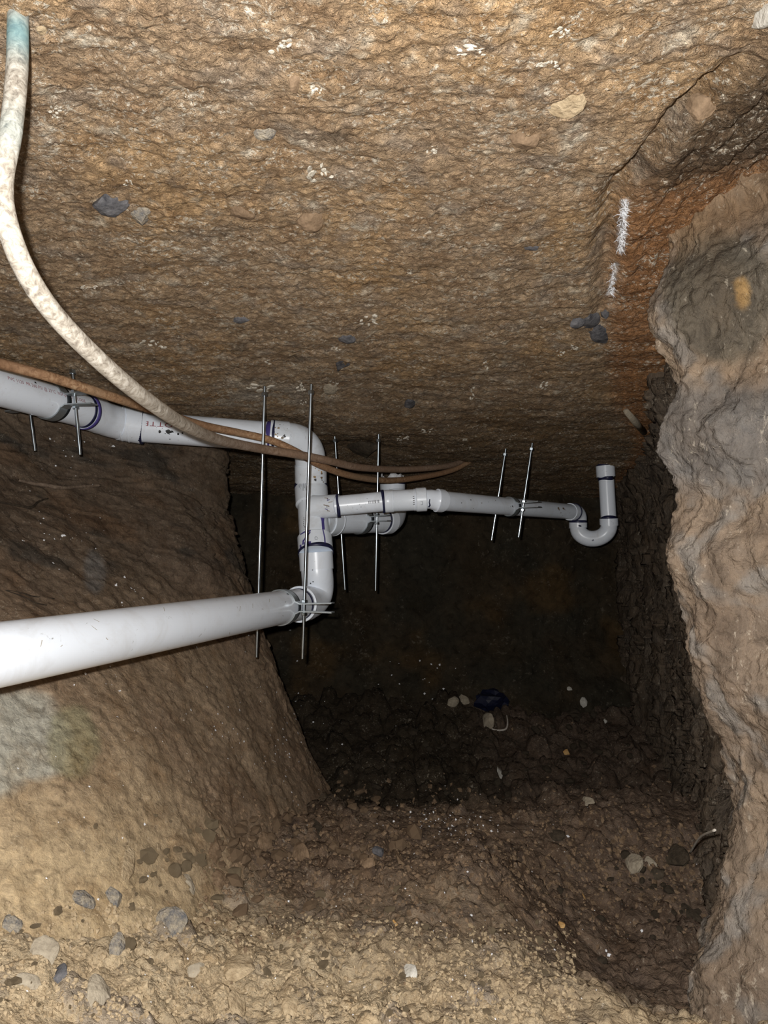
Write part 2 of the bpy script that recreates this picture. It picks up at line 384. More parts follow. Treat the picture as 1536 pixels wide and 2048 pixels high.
# --- left wall: a sloping cut bank
ZT = [-0.15, 0.1, 0.25, 0.5, 0.8, 1.1, 1.45]
YT = [-0.6, 0.5, 0.9, 1.25, 1.6, 2.0, 2.25, 2.42, 2.6, 2.9, 3.6]
XT = np.array([[-.55,-.75,-.95,-1.2,-1.4,-1.5,-1.5], [-.35,-.55,-.75,-1.0,-1.25,-1.4,-1.4], [-.25,-.42,-.58,-.84,-1.12,-1.3,-1.3],
    [-.15,-.30,-.42,-.66,-1.0,-1.22,-1.25], [-.12,-.26,-.36,-.56,-.86,-1.14,-1.2], [-.10,-.22,-.31,-.46,-.68,-.98,-1.08],
    [-.08,-.20,-.27,-.38,-.52,-.72,-.8], [-.09,-.22,-.29,-.40,-.5,-.55,-.57], [-.2,-.35,-.45,-.55,-.62,-.66,-.68],
    [-.6,-.8,-.9,-1.,-1.05,-1.1,-1.1], [-1.3]*7])
ys = spaced(-0.6, 3.6, 520, lambda s: near(s)*np.where((s > 2.2) & (s < 2.75), 2.0, 1.0)); zs = np.linspace(-0.15, 1.42, 430)
Yg, Zg = np.meshgrid(ys, zs)
rows = np.array([smooth1d(zs, ZT, XT[i]) for i in range(len(YT))])          # (nY, nz)
Xg = np.array([smooth1d(ys, YT, rows[:, k]) for k in range(len(zs))])       # (nz, ny)
O0 = np.zeros_like(Yg)
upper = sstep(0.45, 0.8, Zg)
Xg = Xg + 0.03*fbm(O0, Yg, Zg, 2.5, 3) + (0.014 + 0.014*upper)*fbm(O0+4, Yg*1.2, Zg, 8, 4) + 0.005*fbm(O0+8, Yg, Zg, 40, 3)
t = fbm(O0+12, Yg, Zg*1.3, 4.5, 4); Xg = Xg + (0.010 + 0.014*upper)*(t*4 - np.floor(t*4))*0.5
P = np.stack([Xg, Yg, Zg], -1)
lo = fbm(O0+33, Yg, Zg, 3, 4); hi = fbm(O0+43, Yg, Zg, 14, 4)
col = lerp((0.235, 0.165, 0.11), (0.30, 0.22, 0.145), sstep(-0.3, 0.3, lo))
col = lerp(col, (0.45, 0.345, 0.21), sstep(1.7, 1.1, Yg)*sstep(0.55, 0.2, Zg))
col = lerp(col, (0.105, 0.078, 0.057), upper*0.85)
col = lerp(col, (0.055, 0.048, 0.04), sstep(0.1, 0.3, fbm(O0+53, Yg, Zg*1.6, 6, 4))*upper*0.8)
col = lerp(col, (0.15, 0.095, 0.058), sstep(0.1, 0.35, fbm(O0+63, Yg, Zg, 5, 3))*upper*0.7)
px, py = pix_of(P)
nn = 0.35*fbm(O0+73, Yg, Zg, 12, 3)
g1 = sstep(1.15, 0.85, np.hypot((px-20)/110, (py-1480)/105) + nn); col = lerp(col, (0.42, 0.41, 0.35), g1*0.9)      # grey-green rock face
g2 = sstep(1.15, 0.8, np.hypot((px-150)/60, (py-1480)/70) + nn*1.5); col = lerp(col, (0.27, 0.25, 0.15), g2*0.7)
g3 = sstep(1.2, 0.8, np.hypot((px-190)/22, (py-1145)/40) + nn); col = lerp(col, (0.17, 0.16, 0.15), g3*0.8)
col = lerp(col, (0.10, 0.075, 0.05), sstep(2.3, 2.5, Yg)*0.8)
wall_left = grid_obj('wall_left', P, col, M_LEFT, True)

# --- right wall: a rough pier standing forward, then the dug face running back
ys = spaced(-0.6, 3.6, 560, lambda s: near(s)*np.where((s > 0.9) & (s < 1.5), 2.2, 1.0)); zs = np.linspace(-0.15, 1.45, 520)
Yg, Zg = np.meshgrid(ys, zs); O0 = np.zeros_like(Yg)
Xg = smooth1d(Yg, [-0.6, 0.3, 0.75, 0.95, 1.08, 1.18, 1.30, 1.5, 1.9, 2.5, 3.2, 3.6], [0.86, 0.82, 0.76, 0.67, 0.56, 0.485, 0.545, 0.65, 0.79, 0.99, 1.09, 1.12])
lipz = []; lipx = []
for (a, b) in [(1330, 330), (1372, 440), (1322, 600), (1352, 730), (1330, 900), (1368, 985), (1340, 1120), (1382, 1240), (1385, 1380), (1422, 1500), (1428, 1700), (1392, 1850), (1330, 1980)]:
    lipz.append(CAM.z + 1.17*((1024-b)/F_PX*math.cos(PITCH) + math.sin(PITCH))); lipx.append((a-768)/F_PX*1.165)
o = np.argsort(lipz); lx = smooth1d(Zg, np.array(lipz)[o], np.array(lipx)[o])
lx = np.where(Zg < min(lipz), lipx[-1], np.where(Zg > max(lipz), lipx[0], lx))
Xg = Xg + (lx - 0.465)*np.exp(-((Yg-1.17)/np.where(Yg < 1.17, 0.25, 0.8))**2)
Xg = Xg - 0.08*sstep(1.0, 1.25, Zg)*sstep(1.3, 1.9, Yg)
grooves = fbm(O0, Yg*1.6, Zg*0.7, 7, 4, 0.55, True)
pier = np.exp(-((Yg-1.0)/0.35)**2)
Xg = Xg - 0.024*(grooves-0.3)*(0.6+0.6*pier) + 0.03*fbm(O0+4, Yg*1.3, Zg, 4, 3) + 0.016*fbm(O0+8, Yg, Zg*0.8, 16, 4) + 0.008*fbm(O0+15, Yg, Zg*0.8, 45, 4, 0.6, True)
t = fbm(O0+12, Yg*1.5, Zg*0.8, 4, 3); Xg = Xg + 0.05*(t*3 - np.floor(t*3))*sstep(1.25, 1.6, Yg)
P = np.stack([Xg, Yg, Zg], -1)
lo = fbm(O0+33, Yg, Zg, 3, 4); hi = fbm(O0+43, Yg*1.4, Zg, 12, 4)
col = lerp((0.18, 0.135, 0.098), (0.23, 0.172, 0.12), sstep(-0.3, 0.3, lo))
col = lerp(col, (0.19, 0.178, 0.163), sstep(0.0, 0.3, hi)*0.7)
px, py = pix_of(P)
slab = sstep(1.15, 0.85, np.hypot((px-1440)/120, (py-590)/130) + 0.3*hi); col = lerp(col, (0.10, 0.085, 0.063), slab*0.9)      # dark slab of rock
col = lerp(col, (0.42, 0.26, 0.10), sstep(1.1, 0.6, np.hypot((px-1485)/18, (py-585)/35) + hi)*0.8)
gr = sstep(740, 800, py)*sstep(1010, 940, py)*(px > 1300); col = lerp(col, (0.125, 0.118, 0.112), gr*0.8)                       # grey band of rock
col = lerp(col, (0.11, 0.1, 0.09), sstep(470, 400, py)*sstep(330, 420, py)*0.6)
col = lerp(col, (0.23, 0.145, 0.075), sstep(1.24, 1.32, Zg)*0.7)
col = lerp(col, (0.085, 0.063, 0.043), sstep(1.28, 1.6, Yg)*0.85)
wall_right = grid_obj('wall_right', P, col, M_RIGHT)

# --- back wall
xs = np.linspace(-1.5, 1.3, 330); zs = np.linspace(-0.2, 1.35, 220)
Xg, Zg = np.meshgrid(xs, zs); O0 = np.zeros_like(Xg)
Yg = 3.42 + 0.06*fbm(Xg, O0, Zg, 2, 3) + 0.03*fbm(Xg, O0+4, Zg, 8, 4) + 0.008*fbm(Xg, O0+6, Zg, 30, 3) - 0.15*sstep(0.5, 0.1, Zg) + 0.05*sstep(0.7, 1.1, np.abs(Xg))
P = np.stack([Xg, Yg, Zg], -1); lo = fbm(Xg, O0+33, Zg, 3, 4)
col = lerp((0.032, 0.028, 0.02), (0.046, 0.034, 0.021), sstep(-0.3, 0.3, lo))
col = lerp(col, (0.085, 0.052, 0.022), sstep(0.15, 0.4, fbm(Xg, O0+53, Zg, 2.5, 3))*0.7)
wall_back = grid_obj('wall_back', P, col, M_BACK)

bpy.context.view_layer.update()
def hit(px, py, o):
    ok, loc, nor, _ = o.ray_cast(CAM, ray(px, py).normalized())
    if ok and nor.dot(CAM - loc) < 0: nor = -nor
    return (loc, nor) if ok else (None, None)
def hit_any(px, py, objs=(None,)):
    best = None
    for o in (floor, wall_left, wall_right, wall_back, ceiling):
        ok, loc, nor, _ = o.ray_cast(CAM, ray(px, py).normalized())
        if ok:
            d = (loc - CAM).length
            if nor.dot(CAM - loc) < 0: nor = -nor
            if best is None or d < best[2]: best = (loc, nor, d, o)
    return best

# ------------------------------------------------------------------ drain pipe run (glued together: one thing)
R3 = 0.0445; H3 = 0.0505; R2 = 0.0302; H2 = 0.0345
drain = thing('drain_pipe_run', 'white plastic drain pipes glued together and hung below the rough ceiling', 'pipe', U(631, 1200, 2.15))
def L(a, b, t): return Vector(a).lerp(Vector(b), t)
def tube(name, path, radii, mat=M_PVC, parent=drain, seg=40, label=None):
    V, Fs = sweep(path, radii, seg); return sharpen(mesh(name, V, Fs, mat, parent, label=label))
def frame_of(A, B):
    ax = (Vector(B) - Vector(A)).normalized(); mid = (Vector(A) + Vector(B)) / 2
    e1 = (CAM - mid); e1 = (e1 - ax * e1.dot(ax)).normalized(); e2 = ax.cross(e1); return ax, e1, e2
def ring_band(name, Cn, ax, r, w_, mat, parent, wav=0.25, seg=56, seed=0, label=None):
    """a thin sleeve with an uneven edge: a primer line round a joint"""
    rr = random.Random(seed); ax = Vector(ax).normalized(); e1 = ax.orthogonal().normalized(); e2 = ax.cross(e1)
    ph = [rr.uniform(0, 6.28) for _ in range(6)]; V = []; Fs = []; w_ = w_*(1.0 if wav == 0 else 1.35)
    for k in range(seg):
        th = 2*math.pi*k/seg; d = e1*math.cos(th) + e2*math.sin(th)
        n1 = sum(math.sin((j+1)*th + ph[j])/(j+1) for j in range(3)); n2 = sum(math.sin((j+2)*th + ph[j+3])/(j+1) for j in range(3))
        for s, q in ((-w_/2*(1+wav*n1), r-0.001), (-w_/2*(1+wav*n1), r+0.0009), (w_/2*(1+wav*n2), r+0.0009), (w_/2*(1+wav*n2), r-0.001)):
            V.append(Cn + ax*s + d*q)
    for k in range(seg):
        k2 = (k+1) % seg
        for j in range(3): Fs.append((k*4+j, k*4+j+1, k2*4+j+1, k2*4+j))
    return mesh(name, V, Fs, mat, parent, label=label)
def on_cyl(A, ax, e1, e2, r, s, t): th = t / r; return Vector(A) + ax*s + (e1*math.cos(th) + e2*math.sin(th))*r
def blot(name, A, B, r, s, t, size, mat, parent, n=14, asp=1.0, seed=0, label=None, drip=0.0):
    rr = random.Random(seed); ax, e1, e2 = frame_of(A, B); V = [on_cyl(A, ax, e1, e2, r+0.0007, s, t)]; Fs = []
    for k in range(n):
        a = 2*math.pi*k/n; q = size*rr.uniform(0.45, 1.1)
        V.append(on_cyl(A, ax, e1, e2, r+0.0007, s + q*asp*math.cos(a), t + q*math.sin(a)))
    for k in range(n): Fs.append((0, 1+k, 1+(k+1) % n))
    return mesh(name, V, Fs, mat, parent, label=label)
def strip(name, A, B, r, pts, wid, mat, parent, label=None):
    """a painted line on a pipe: pts are (s, t) along and round it"""
    ax, e1, e2 = frame_of(A, B); V = []; Fs = []
    for i, (s, t) in enumerate(pts):
        a = pts[max(i-1, 0)]; b = pts[min(i+1, len(pts)-1)]; dx, dy = b[0]-a[0], b[1]-a[1]; l = math.hypot(dx, dy) or 1
        ww = wid*(0.75 + 0.5*random.random())
        for sg in (-1, 1): V.append(on_cyl(A, ax, e1, e2, r+0.0008, s - sg*dy/l*ww/2, t + sg*dx/l*ww/2))
    for i in range(len(pts)-1): Fs.append((2*i, 2*i+1, 2*i+3, 2*i+2))
    return mesh(name, V, Fs, mat, parent, label=label)
def printing(text, A, B, r, s0, t0, size, mat, parent, flip=False, width=None):
    cu = bpy.data.curves.new('print', 'FONT'); cu.body = text; cu.size = size; cu.resolution_u = 2; cu.space_character = 1.1
    tmp = bpy.data.objects.new('print', cu); C.objects.link(tmp)
    dg = bpy.context.evaluated_depsgraph_get(); ev = tmp.evaluated_get(dg); me = ev.to_mesh()
    vs = [(v.co.x, v.co.y) for v in me.vertices]; fs = [tuple(p.vertices) for p in me.polygons]; ev.to_mesh_clear()
    bpy.data.objects.remove(tmp); bpy.data.curves.remove(cu)
    k = width/max(u for u, v in vs) if width else 1.0; vs = [(u*k, v) for u, v in vs]
    ax, e1, e2 = frame_of(A, B); V = []
    up = 1 if e2.z > 0 else -1
    for (u, v) in vs:
        if flip: u, v = -u, -v
        V.append(on_cyl(A, ax, e1, e2, r+0.0007, s0+u, (t0+v)*up))
    return mesh('printing', V, fs, mat, parent, smooth=False)
def arclen(A, p): return (Vector(p) - Vector(A)).length

# big pipe in the foreground
GA = U(0, 1309, 0.97); GB = U(600, 1208.5, 2.02); gd = (GB - GA).normalized()
G0 = GA - gd * 1.1; G1 = GB + gd * 0.02
p_big = tube('main_pipe', [G0, G1], R3, M_PVC, label='long white pipe running to the left edge, brightest of all')
for k in range(16):
    s = arclen(G0, L(GA, GB, random.random())); t = random.uniform(-0.045, 0.05)
    strip('scuff', G0, G1, R3, [(s, t), (s+random.uniform(0.004, 0.014), t+random.uniform(-0.012, 0.012))], 0.0011, M_GREYSTONE, p_big)
blot('smear', G0, G1, R3, arclen(G0, L(GA, GB, 0.86)), 0.035*(-1), 0.004, M_TAR, p_big, asp=1.6, seed=3)
# bottom elbow
S_top = U(622, 975, 2.24); S_bot = U(631.5, 1104, 2.13)
sd = (S_bot - S_top).normalized()
HB0 = GB - gd*0.004; HB1 = GB + gd*0.045
corner = U(643, 1204, 2.15)
sw = bez(HB1, U(641, 1203, 2.165), U(634.5, 1150, 2.125), 14)
path = [HB0, HB0 + gd*0.001, HB1, HB1] + sw[1:] + [U(633.5, 1140, 2.128), U(633.5, 1140, 2.128), S_bot]
rad = [H3-0.004, H3, H3, 0.0475] + [0.0475]*(len(sw)-1) + [0.0475, 0.0505, 0.0505]
el = tube('elbow', path, rad, M_PVC)
ring_band('rim', HB0 + gd*0.002, gd, H3+0.0003, 0.005, M_PVC, el, 0.0)
ring_band('primer_line', HB0 - gd*0.008, gd, R3, 0.010, M_JOINT, el, 0.3, seed=4)
ring_band('primer_line', S_bot, sd, 0.0525, 0.008, M_JOINT, el, 0.25, seed=5)
for (s, t, sz, sd_) in ((0.042, 0.004, 0.004, 1), (0.05, 0.012, 0.003, 2), (0.085, 0.012, 0.003, 3), (0.09, 0.02, 0.0035, 4)):
    blot('smear', S_bot, U(634.5, 1170, 2.128), 0.0478, s, t, sz, M_TAR, el, asp=0.7, seed=sd_)
# wye on the stack
a1 = L(S_top, S_bot, 0.27); a2 = L(S_top, S_bot, 0.29); a3 = L(S_top, S_bot, 0.765); a4 = L(S_top, S_bot, 0.785)
wy = tube('wye', [S_top, S_top + sd*0.002, a1, a2, a3, a4, S_bot], [H3-0.002, H3+0.001, H3+0.001, 0.0455, 0.0462, 0.0525, 0.0525], M_PVCD, label='upright white branch fitting with purple primer drips')
ring_band('primer_line', S_top, sd, H3+0.001, 0.007, M_JOINT, wy, 0.35, seed=8)
# primer runs on the wye (s along the stack from its top, t round it; +t to the left or right by frame)
ax_, e1_, e2_ = frame_of(S_top, S_bot); tr = 1 if e2_.x > 0 else -1
Ls = (S_bot - S_top).length
strip('primer_run', S_top, S_bot, 0.0465, [(Ls*q, tr*0.030) for q in (0.46, 0.52, 0.58, 0.64, 0.70, 0.76)], 0.012, M_PRIMER, wy)
strip('primer_run', S_top, S_bot, 0.0465, [(Ls*0.47, tr*0.026), (Ls*0.455, tr*0.036), (Ls*0.43, tr*0.045)], 0.004, M_PRIMER, wy)
strip('primer_run', S_top, S_bot, 0.0528, [(Ls*q, tr*x) for q, x in ((0.775, 0.027), (0.83, 0.029), (0.9, 0.031), (0.98, 0.031))], 0.005, M_PRIMER, wy)
strip('primer_run', S_top, S_bot, 0.0528, [(Ls*0.80, tr*-0.010), (Ls*0.795, tr*-0.03), (Ls*0.80, tr*-0.048)], 0.004, M_PRIMER, wy)
strip('primer_run', S_top, S_bot, 0.0528, [(Ls*0.82, tr*-0.012), (Ls*0.87, tr*-0.026), (Ls*0.93, tr*-0.040)], 0.0045, M_PRIMER, wy)
strip('primer_run', S_top, S_bot, 0.0528, [(Ls*0.97, tr*-0.012), (Ls*0.965, tr*-0.03), (Ls*0.97, tr*-0.055)], 0.010, M_PRIMER, wy)
strip('primer_run', S_top, S_bot, 0.0528, [(Ls*0.90, tr*-0.036), (Ls*0.965, tr*-0.040)], 0.005, M_PRIMER, wy)
for k in range(7):
    q = 0.56 + 0.028*k; strip('printing', S_top, S_bot, 0.0462, [(Ls*q, tr*-0.031), (Ls*(q+0.008), tr*(-0.031 + random.uniform(-0.004, 0.006)))], 0.003, M_INKBLK, wy)
printing('CI', S_top, S_bot, 0.0526, Ls*0.89, 0.0, 0.012, M_INKBLK, wy)
for k in range(9):
    strip('scuff', S_top, S_bot, H3+0.0012, [(Ls*0.03, tr*(-0.040+0.004*k)), (Ls*random.uniform(0.08, 0.18), tr*(-0.040+0.004*k))], 0.0012, M_INKBLK, wy)
# front branch hub of the wye, 2-inch
Cb0 = U(628, 1015, 2.165); Cb1 = U(676, 1011.5, 2.14); bd = (Cb1-Cb0).normalized()
hub = tube('branch_hub', [Cb0, L(Cb0, Cb1, 0.25), L(Cb0, Cb1, 0.45), Cb1], [0.038, 0.036, H2+0.0005, H2+0.0005], M_PVCD, wy)
for k in range(8):
    strip('smear', Cb0, Cb1, H2+0.0012, [(arclen(Cb0, Cb1)*random.uniform(0.5, 0.8), 0.006*k-0.03), (arclen(Cb0, Cb1)*random.uniform(0.7, 0.98), 0.006*k-0.03+random.uniform(-0.006, 0.006))], 0.0025, random.choice((M_CLOD, M_GREYSTONE, M_PRIMER, M_INKBLK)), hub)
CE = U(766, 1003, 2.145); cdv = (CE-Cb1).normalized()
p_c = tube('branch_pipe', [Cb1 - cdv*0.01, CE + cdv*0.01], R2, M_PVC)
ring_band('primer_line', Cb1, cdv, H2+0.0005, 0.007, M_JOINT, p_c, 0.3, seed=12)
ring_band('primer_line', CE, cdv, H2+0.0003, 0.006, M_JOINT, p_c, 0.2, seed=13)
Lc = arclen(Cb1, CE)
for k, wd in enumerate((3, 1, 2, 1, 1, 3, 1, 2, 1, 3, 2, 1, 1, 2, 3, 1)):
    s = Lc*0.68 + k*0.0021
    strip('printing', Cb1, CE, R2, [(s, 0.003), (s, -0.006)], 0.0006*wd, M_INKBLK, p_c)
for k in range(9): blot('smear', Cb1, CE, R2, random.uniform(0.02, Lc-0.03), random.uniform(-0.02, 0.02), random.uniform(0.0008, 0.0018), M_INKBLK, p_c, n=7, seed=40+k)
# coupling and street elbow
D1 = U(853, 998.5, 2.145); dd = (D1-CE).normalized(); ld_ = (D1-CE).length
co = tube('coupling', [CE, CE+dd*0.003, CE+dd*0.027, CE+dd*0.030, CE+dd*(ld_-0.034), CE+dd*(ld_-0.030), D1-dd*0.002, D1], [H2-0.002, H2, H2, 0.0325, 0.0325, 0.0362, 0.0362, 0.034], M_PVCD)
for q in (0.030, ld_-0.036): ring_band('rim', CE+dd*q, dd, 0.0330, 0.003, M_PVC, co, 0.0)
strip('printing', CE, D1, 0.0363, [(ld_-0.020, 0.016), (ld_-0.014, 0.016), (ld_-0.014, 0.006), (ld_-0.020, 0.006)], 0.0012, M_INKBLK, co)
for k in range(5): strip('printing', CE, D1, 0.0326, [(ld_-0.042, 0.014-0.006*k), (ld_-0.036, 0.013-0.006*k)], 0.002, M_INKBLK, co)
E0 = U(882, 1001.5, 2.165); E1 = U(1148, 1024, 2.85); ed = (E1-E0).normalized()
se = tube('street_elbow', [D1-dd*0.01, D1+dd*0.012, U(866, 999.5, 2.15), E0-ed*0.022, E0-ed*0.022, E0-ed*0.001, E0], [R2-0.001, R2-0.001, R2, R2+0.001, H2+0.001, H2+0.001, H2-0.001], M_PVC)
strip('smear', D1, D1+dd*0.02, R2-0.0005, [(0.004, 0.028), (0.008, 0.020), (0.006, 0.010), (0.008, 0.0)], 0.004, M_JOINT, se)
ring_band('primer_line', E0, ed, R2+0.0002, 0.005, M_JOINT, se, 0.2, seed=15)
p_e = tube('branch_pipe', [E0-ed*0.01, E1], R2, M_PVC, label='white branch pipe running back to the right')
for k in range(14): blot('smear', E0, E1, R2, random.uniform(0.05, arclen(E0, E1)-0.05), random.uniform(-0.022, 0.02), random.uniform(0.001, 0.003), random.choice((M_INKBLK, M_CLOD)), p_e, n=8, asp=1.6, seed=60+k)
for k in range(5): blot('smear', E0, E1, R2, arclen(E0, E1)*random.uniform(0.74, 0.85), random.uniform(-0.012, 0.012), random.uniform(0.002, 0.005), M_CLOD, p_e, n=8, asp=2.2, seed=80+k)
# trap
T0 = U(1139, 1023.5, 2.825); T1 = U(1157, 1046, 2.885)
arc = bez(T0 + (E1-T0)*0.8, U(1160, 1024, 2.885), T1, 8)
te = tube('trap_elbow', [T0, T0, ] + arc, [R2, H2] + [H2-0.001, H2-0.002] + [0.0315]*(len(arc)-2), M_PVC)
ring_band('primer_line', T0 + (E1-T0)*0.95, ed, H2+0.0002, 0.006, M_JOINT, te, 0.3, seed=21)
trp = [U(1156, 1045, 2.885), U(1156, 1045, 2.885), U(1156, 1056, 2.885), U(1156, 1056, 2.885)]
trr = [0.031, 0.0358, 0.0358, 0.0322]
for k in range(1, 20):
    a = math.pi*k/20; trp.append(U(1187 - 31*math.cos(a), 1056 + 24*math.sin(a) - 5*k/20, 2.885 - 0.035*k/20)); trr.append(0.0322)
trp += [U(1218, 1050, 2.85), U(1218, 1050, 2.85), U(1217.5, 1037, 2.85), U(1217.5, 1037, 2.85)]; trr += [0.0322, 0.0358, 0.0358, 0.03]
tr_ = tube('trap_bend', trp, trr, M_PVC, label='u-shaped white trap bend')
upv = (U(1211, 950, 2.86)-U(1217.5, 1037, 2.85)).normalized()
ring_band('primer_line', U(1156, 1043.5, 2.885), UP, 0.0345, 0.008, M_JOINT, tr_, 0.35, seed=22)
for k, (s, t) in enumerate(((1186, 1080), (1196, 1070), (1225, 1062), (1229, 1056), (1160, 1052))):
    b_ = U(s, t, 2.85); 
    ang = math.atan2(t-1052, s-1187)
    cen = U(1187 + 31*math.cos(ang), 1053 + 27*max(0, math.sin(ang)), 2.868)
    V = []; out = (CAM-cen).normalized(); offs = b_ - U(1187 + 31*math.cos(ang), 1053 + 27*max(0, math.sin(ang)), 2.85)
    n = (out*0.0322 + offs).normalized(); q = cen + n*0.0328; t1 = n.orthogonal().normalized(); t2 = n.cross(t1); V.append(q)
    for j in range(9): a = 2*math.pi*j/9; rr = random.uniform(0.003, 0.008); V.append(q + t1*rr*math.cos(a) + t2*rr*math.sin(a) - n*0.0006)
    mesh('primer_spot', V, [(0, 1+j, 1+(j+1) % 9) for j in range(9)], M_JOINT, tr_)
rs0 = U(1217.5, 1042, 2.85); rs1 = U(1209.5, 905, 2.865)
ri = tube('trap_riser', [rs0, rs1], R2, M_PVC)
ring_band('primer_line', U(1217.3, 1036, 2.85), upv, R2+0.0004, 0.010, M_JOINT, ri, 0.35, seed=23)
ring_band('primer_line', U(1212, 957, 2.86), upv, R2+0.0004, 0.008, M_JOINT, ri, 0.6, seed=24)
c0 = U(1211.8, 954, 2.86); c1 = U(1210.3, 932, 2.862)
cp = tube('riser_coupling', [c0, c0, c1, c1], [R2, 0.0368, 0.0368, R2], M_PVC)
ring_band('primer_line', c1 + upv*0.004, upv, 0.0355, 0.012, M_JOINT, cp, 0.2, seed=25)
# 3-inch lateral behind the branch, with its elbow and stub
F0 = U(636, 1041, 2.22); F1 = U(668, 1040, 2.29); F2 = U(775, 1040, 2.52); fd = (F2-F1).normalized()
hb = tube('lateral_hub', [F0, L(F0, F1, 0.4), L(F0, F1, 0.4), F1-fd*0.001, F1], [0.046, 0.046, H3, H3, H3-0.003], M_PVCD, wy)
ring_band('rim', F1-fd*0.003, fd, H3+0.0004, 0.005, M_PVC, hb, 0.0)
p_f = tube('lateral_pipe', [F1-fd*0.01, F2], R3, M_PVC, label='short grey-shaded lateral pipe behind the branch')
K0 = F2 - fd*0.03; K1 = F2; ka = bez(K1, U(792, 1038, 2.60), U(786, 985, 2.66), 9)
ke = tube('lateral_elbow', [K0, K0, K1, K1] + ka[1:] + [U(785.5, 984, 2.66), U(785, 965, 2.665)], [R3, H3, H3, 0.0475] + [0.0475]*(len(ka)-1) + [0.0475, 0.0475], M_PVC)
ring_band('primer_line', K0 - fd*0.004, fd, R3+0.0003, 0.007, M_JOINT, ke, 0.3, seed=31)
# torn collar on the stub
V = []; Fs = []; cc = U(785, 966, 2.665); n = 40
for k in range(n):
    th = 2*math.pi*k/n; dv = RIGHT*math.cos(th) + Vector((0, 1, 0))*math.sin(th)
    hgt = 0.012 + 0.020*abs(math.sin(1.5*th+0.4)) + 0.006*math.sin(7*th)
    V += [cc + dv*0.0445 - UP*0.002, cc + dv*0.043 + UP*hgt, cc + dv*0.038 + UP*hgt, cc + dv*0.038 - UP*0.002]
for k in range(n):
    k2 = (k+1) % n
    for j in range(4): Fs.append((k*4+j, k*4+(j+1) % 4, k2*4+(j+1) % 4, k2*4+j))
mesh('torn_collar', V, Fs, M_FLAKE, drain, label='ragged white collar on the open stub')
ring_band('primer_line', cc, UP, 0.0478, 0.005, M_JOINT, ke, 0.3, seed=33)
# upper run: elbow on top of the stack, pipe to the left, shallow bend, pipe out of frame
B0 = U(540, 873, 2.16); B1 = U(284, 854, 2.09); ud = (B1-B0).normalized()
eb = bez(U(577, 876.5, 2.17), U(620, 879, 2.2), U(621, 925, 2.225), 12)
e2p = U(621.3, 930, 2.227)
ebp = [B0, B0, U(574, 876, 2.168), U(574, 876, 2.168)] + eb + [e2p, e2p, S_top]
ebr = [R3, H3, H3, 0.0478] + [0.0478]*len(eb) + [0.0478, H3-0.0005, H3-0.0005]
te2 = tube('elbow', ebp, ebr, M_PVCD, label='white elbow at the top of the stack')
ring_band('primer_line', B0, ud, R3+0.0006, 0.016, M_PRIMER, te2, 0.25, seed=41)
ring_band('primer_line', B0 - ud*0.009, ud, H3+0.0002, 0.006, M_JOINT, te2, 0.5, seed=42)
strip('primer_run', B0, U(574, 876, 2.168), H3, [(0.012, 0.012), (0.024, 0.020), (0.036, 0.022)], 0.004, M_PRIMER, te2)
for k in range(14): blot('smear', B0, U(574, 876, 2.168), H3, random.uniform(0.012, 0.048), random.uniform(-0.03, 0.012), random.uniform(0.002, 0.005), random.choice((M_TANCLOD, M_GREYSTONE, M_INKBLK)), te2, n=8, seed=100+k)
for k in range(12): blot('smear', e2p, S_top, H3-0.0005, random.uniform(0.004, 0.06), tr*random.uniform(0.012, 0.05)*1, random.uniform(0.002, 0.006), random.choice((M_TANCLOD, M_CLOD, M_INKBLK, M_ORANGE)), te2, n=8, seed=130+k)
p_u = tube('upper_pipe', [B0, B1 + ud*0.01], R3, M_PVC, label='upper white pipe with red lettering and black smears')
printing('CHARLOTTE PIPE', B1, B0, R3, arclen(B1, B0)*137/256, 0.018, 0.020, M_INKRED, p_u, flip=True, width=arclen(B1, B0)*178/256)
bl = arclen(B1, B0)
up_b = 1 if frame_of(B1, B0)[2].z > 0 else -1
for k, (sx, ty, sz, asp) in enumerate(((323, 0.000, 0.0055, 1.0), (340, 0.002, 0.007, 1.6), (346, 0.003, 0.005, 1.3), (358, -0.002, 0.005, 0.8), (366, 0.001, 0.003, 1.4), (333, -0.004, 0.002, 1), (341, -0.005, 0.002, 1), (342, -0.022, 0.002, 1.2), (316, 0.011, 0.001, 1), (327, 0.010, 0.0014, 1), (421, -0.012, 0.0028, 0.9))):
    blot('smear', B1, B0, R3, bl*(sx-284)/256.0, up_b*(ty-0.010), sz, M_TAR, p_u, n=11, asp=asp, seed=160+k)
# shallow bend
A1 = U(188, 828, 1.975); A0 = U(0, 775, 1.67); ad = (A1-A0).normalized(); Am2 = A0 - ad*0.5
b2 = U(240, 846, 2.06)
fb = bez(A1, U(212, 840, 2.03), b2, 7)
sb = tube('shallow_bend', [A1-ad*0.035, A1-ad*0.035] + fb + [b2, B1 + (B0-B1).normalized()*0.002], [R3, H3-0.001] + [H3-0.001]*2 + [0.0478]*(len(fb)-2) + [H3, H3], M_PVC)
ring_band('primer_line', A1-ad*0.035, ad, H3-0.001, 0.008, M_PRIMER, sb, 0.45, seed=51)
ring_band('primer_line', A1-ad*0.043, ad, R3+0.0003, 0.007, M_JOINT, sb, 0.4, seed=54)
ring_band('primer_line', B1 + (B0-B1).normalized()*0.002, ud, H3+0.0002, 0.005, M_JOINT, sb, 0.3, seed=52)
for q in (0.15, 0.45): ring_band('rim', L(b2, B1, q), ud, H3+0.0004, 0.004, M_PVC, sb, 0.0)
blot('primer_spot', b2, B1, H3+0.0004, arclen(b2, B1)*0.92, -up_b*0.045, 0.006, M_JOINT, sb, seed=53)
p_l = tube('upper_pipe', [Am2, A1], R3, M_PVC, label='upper white pipe with printed lettering leaving the left edge')
s00 = arclen(Am2, A0)
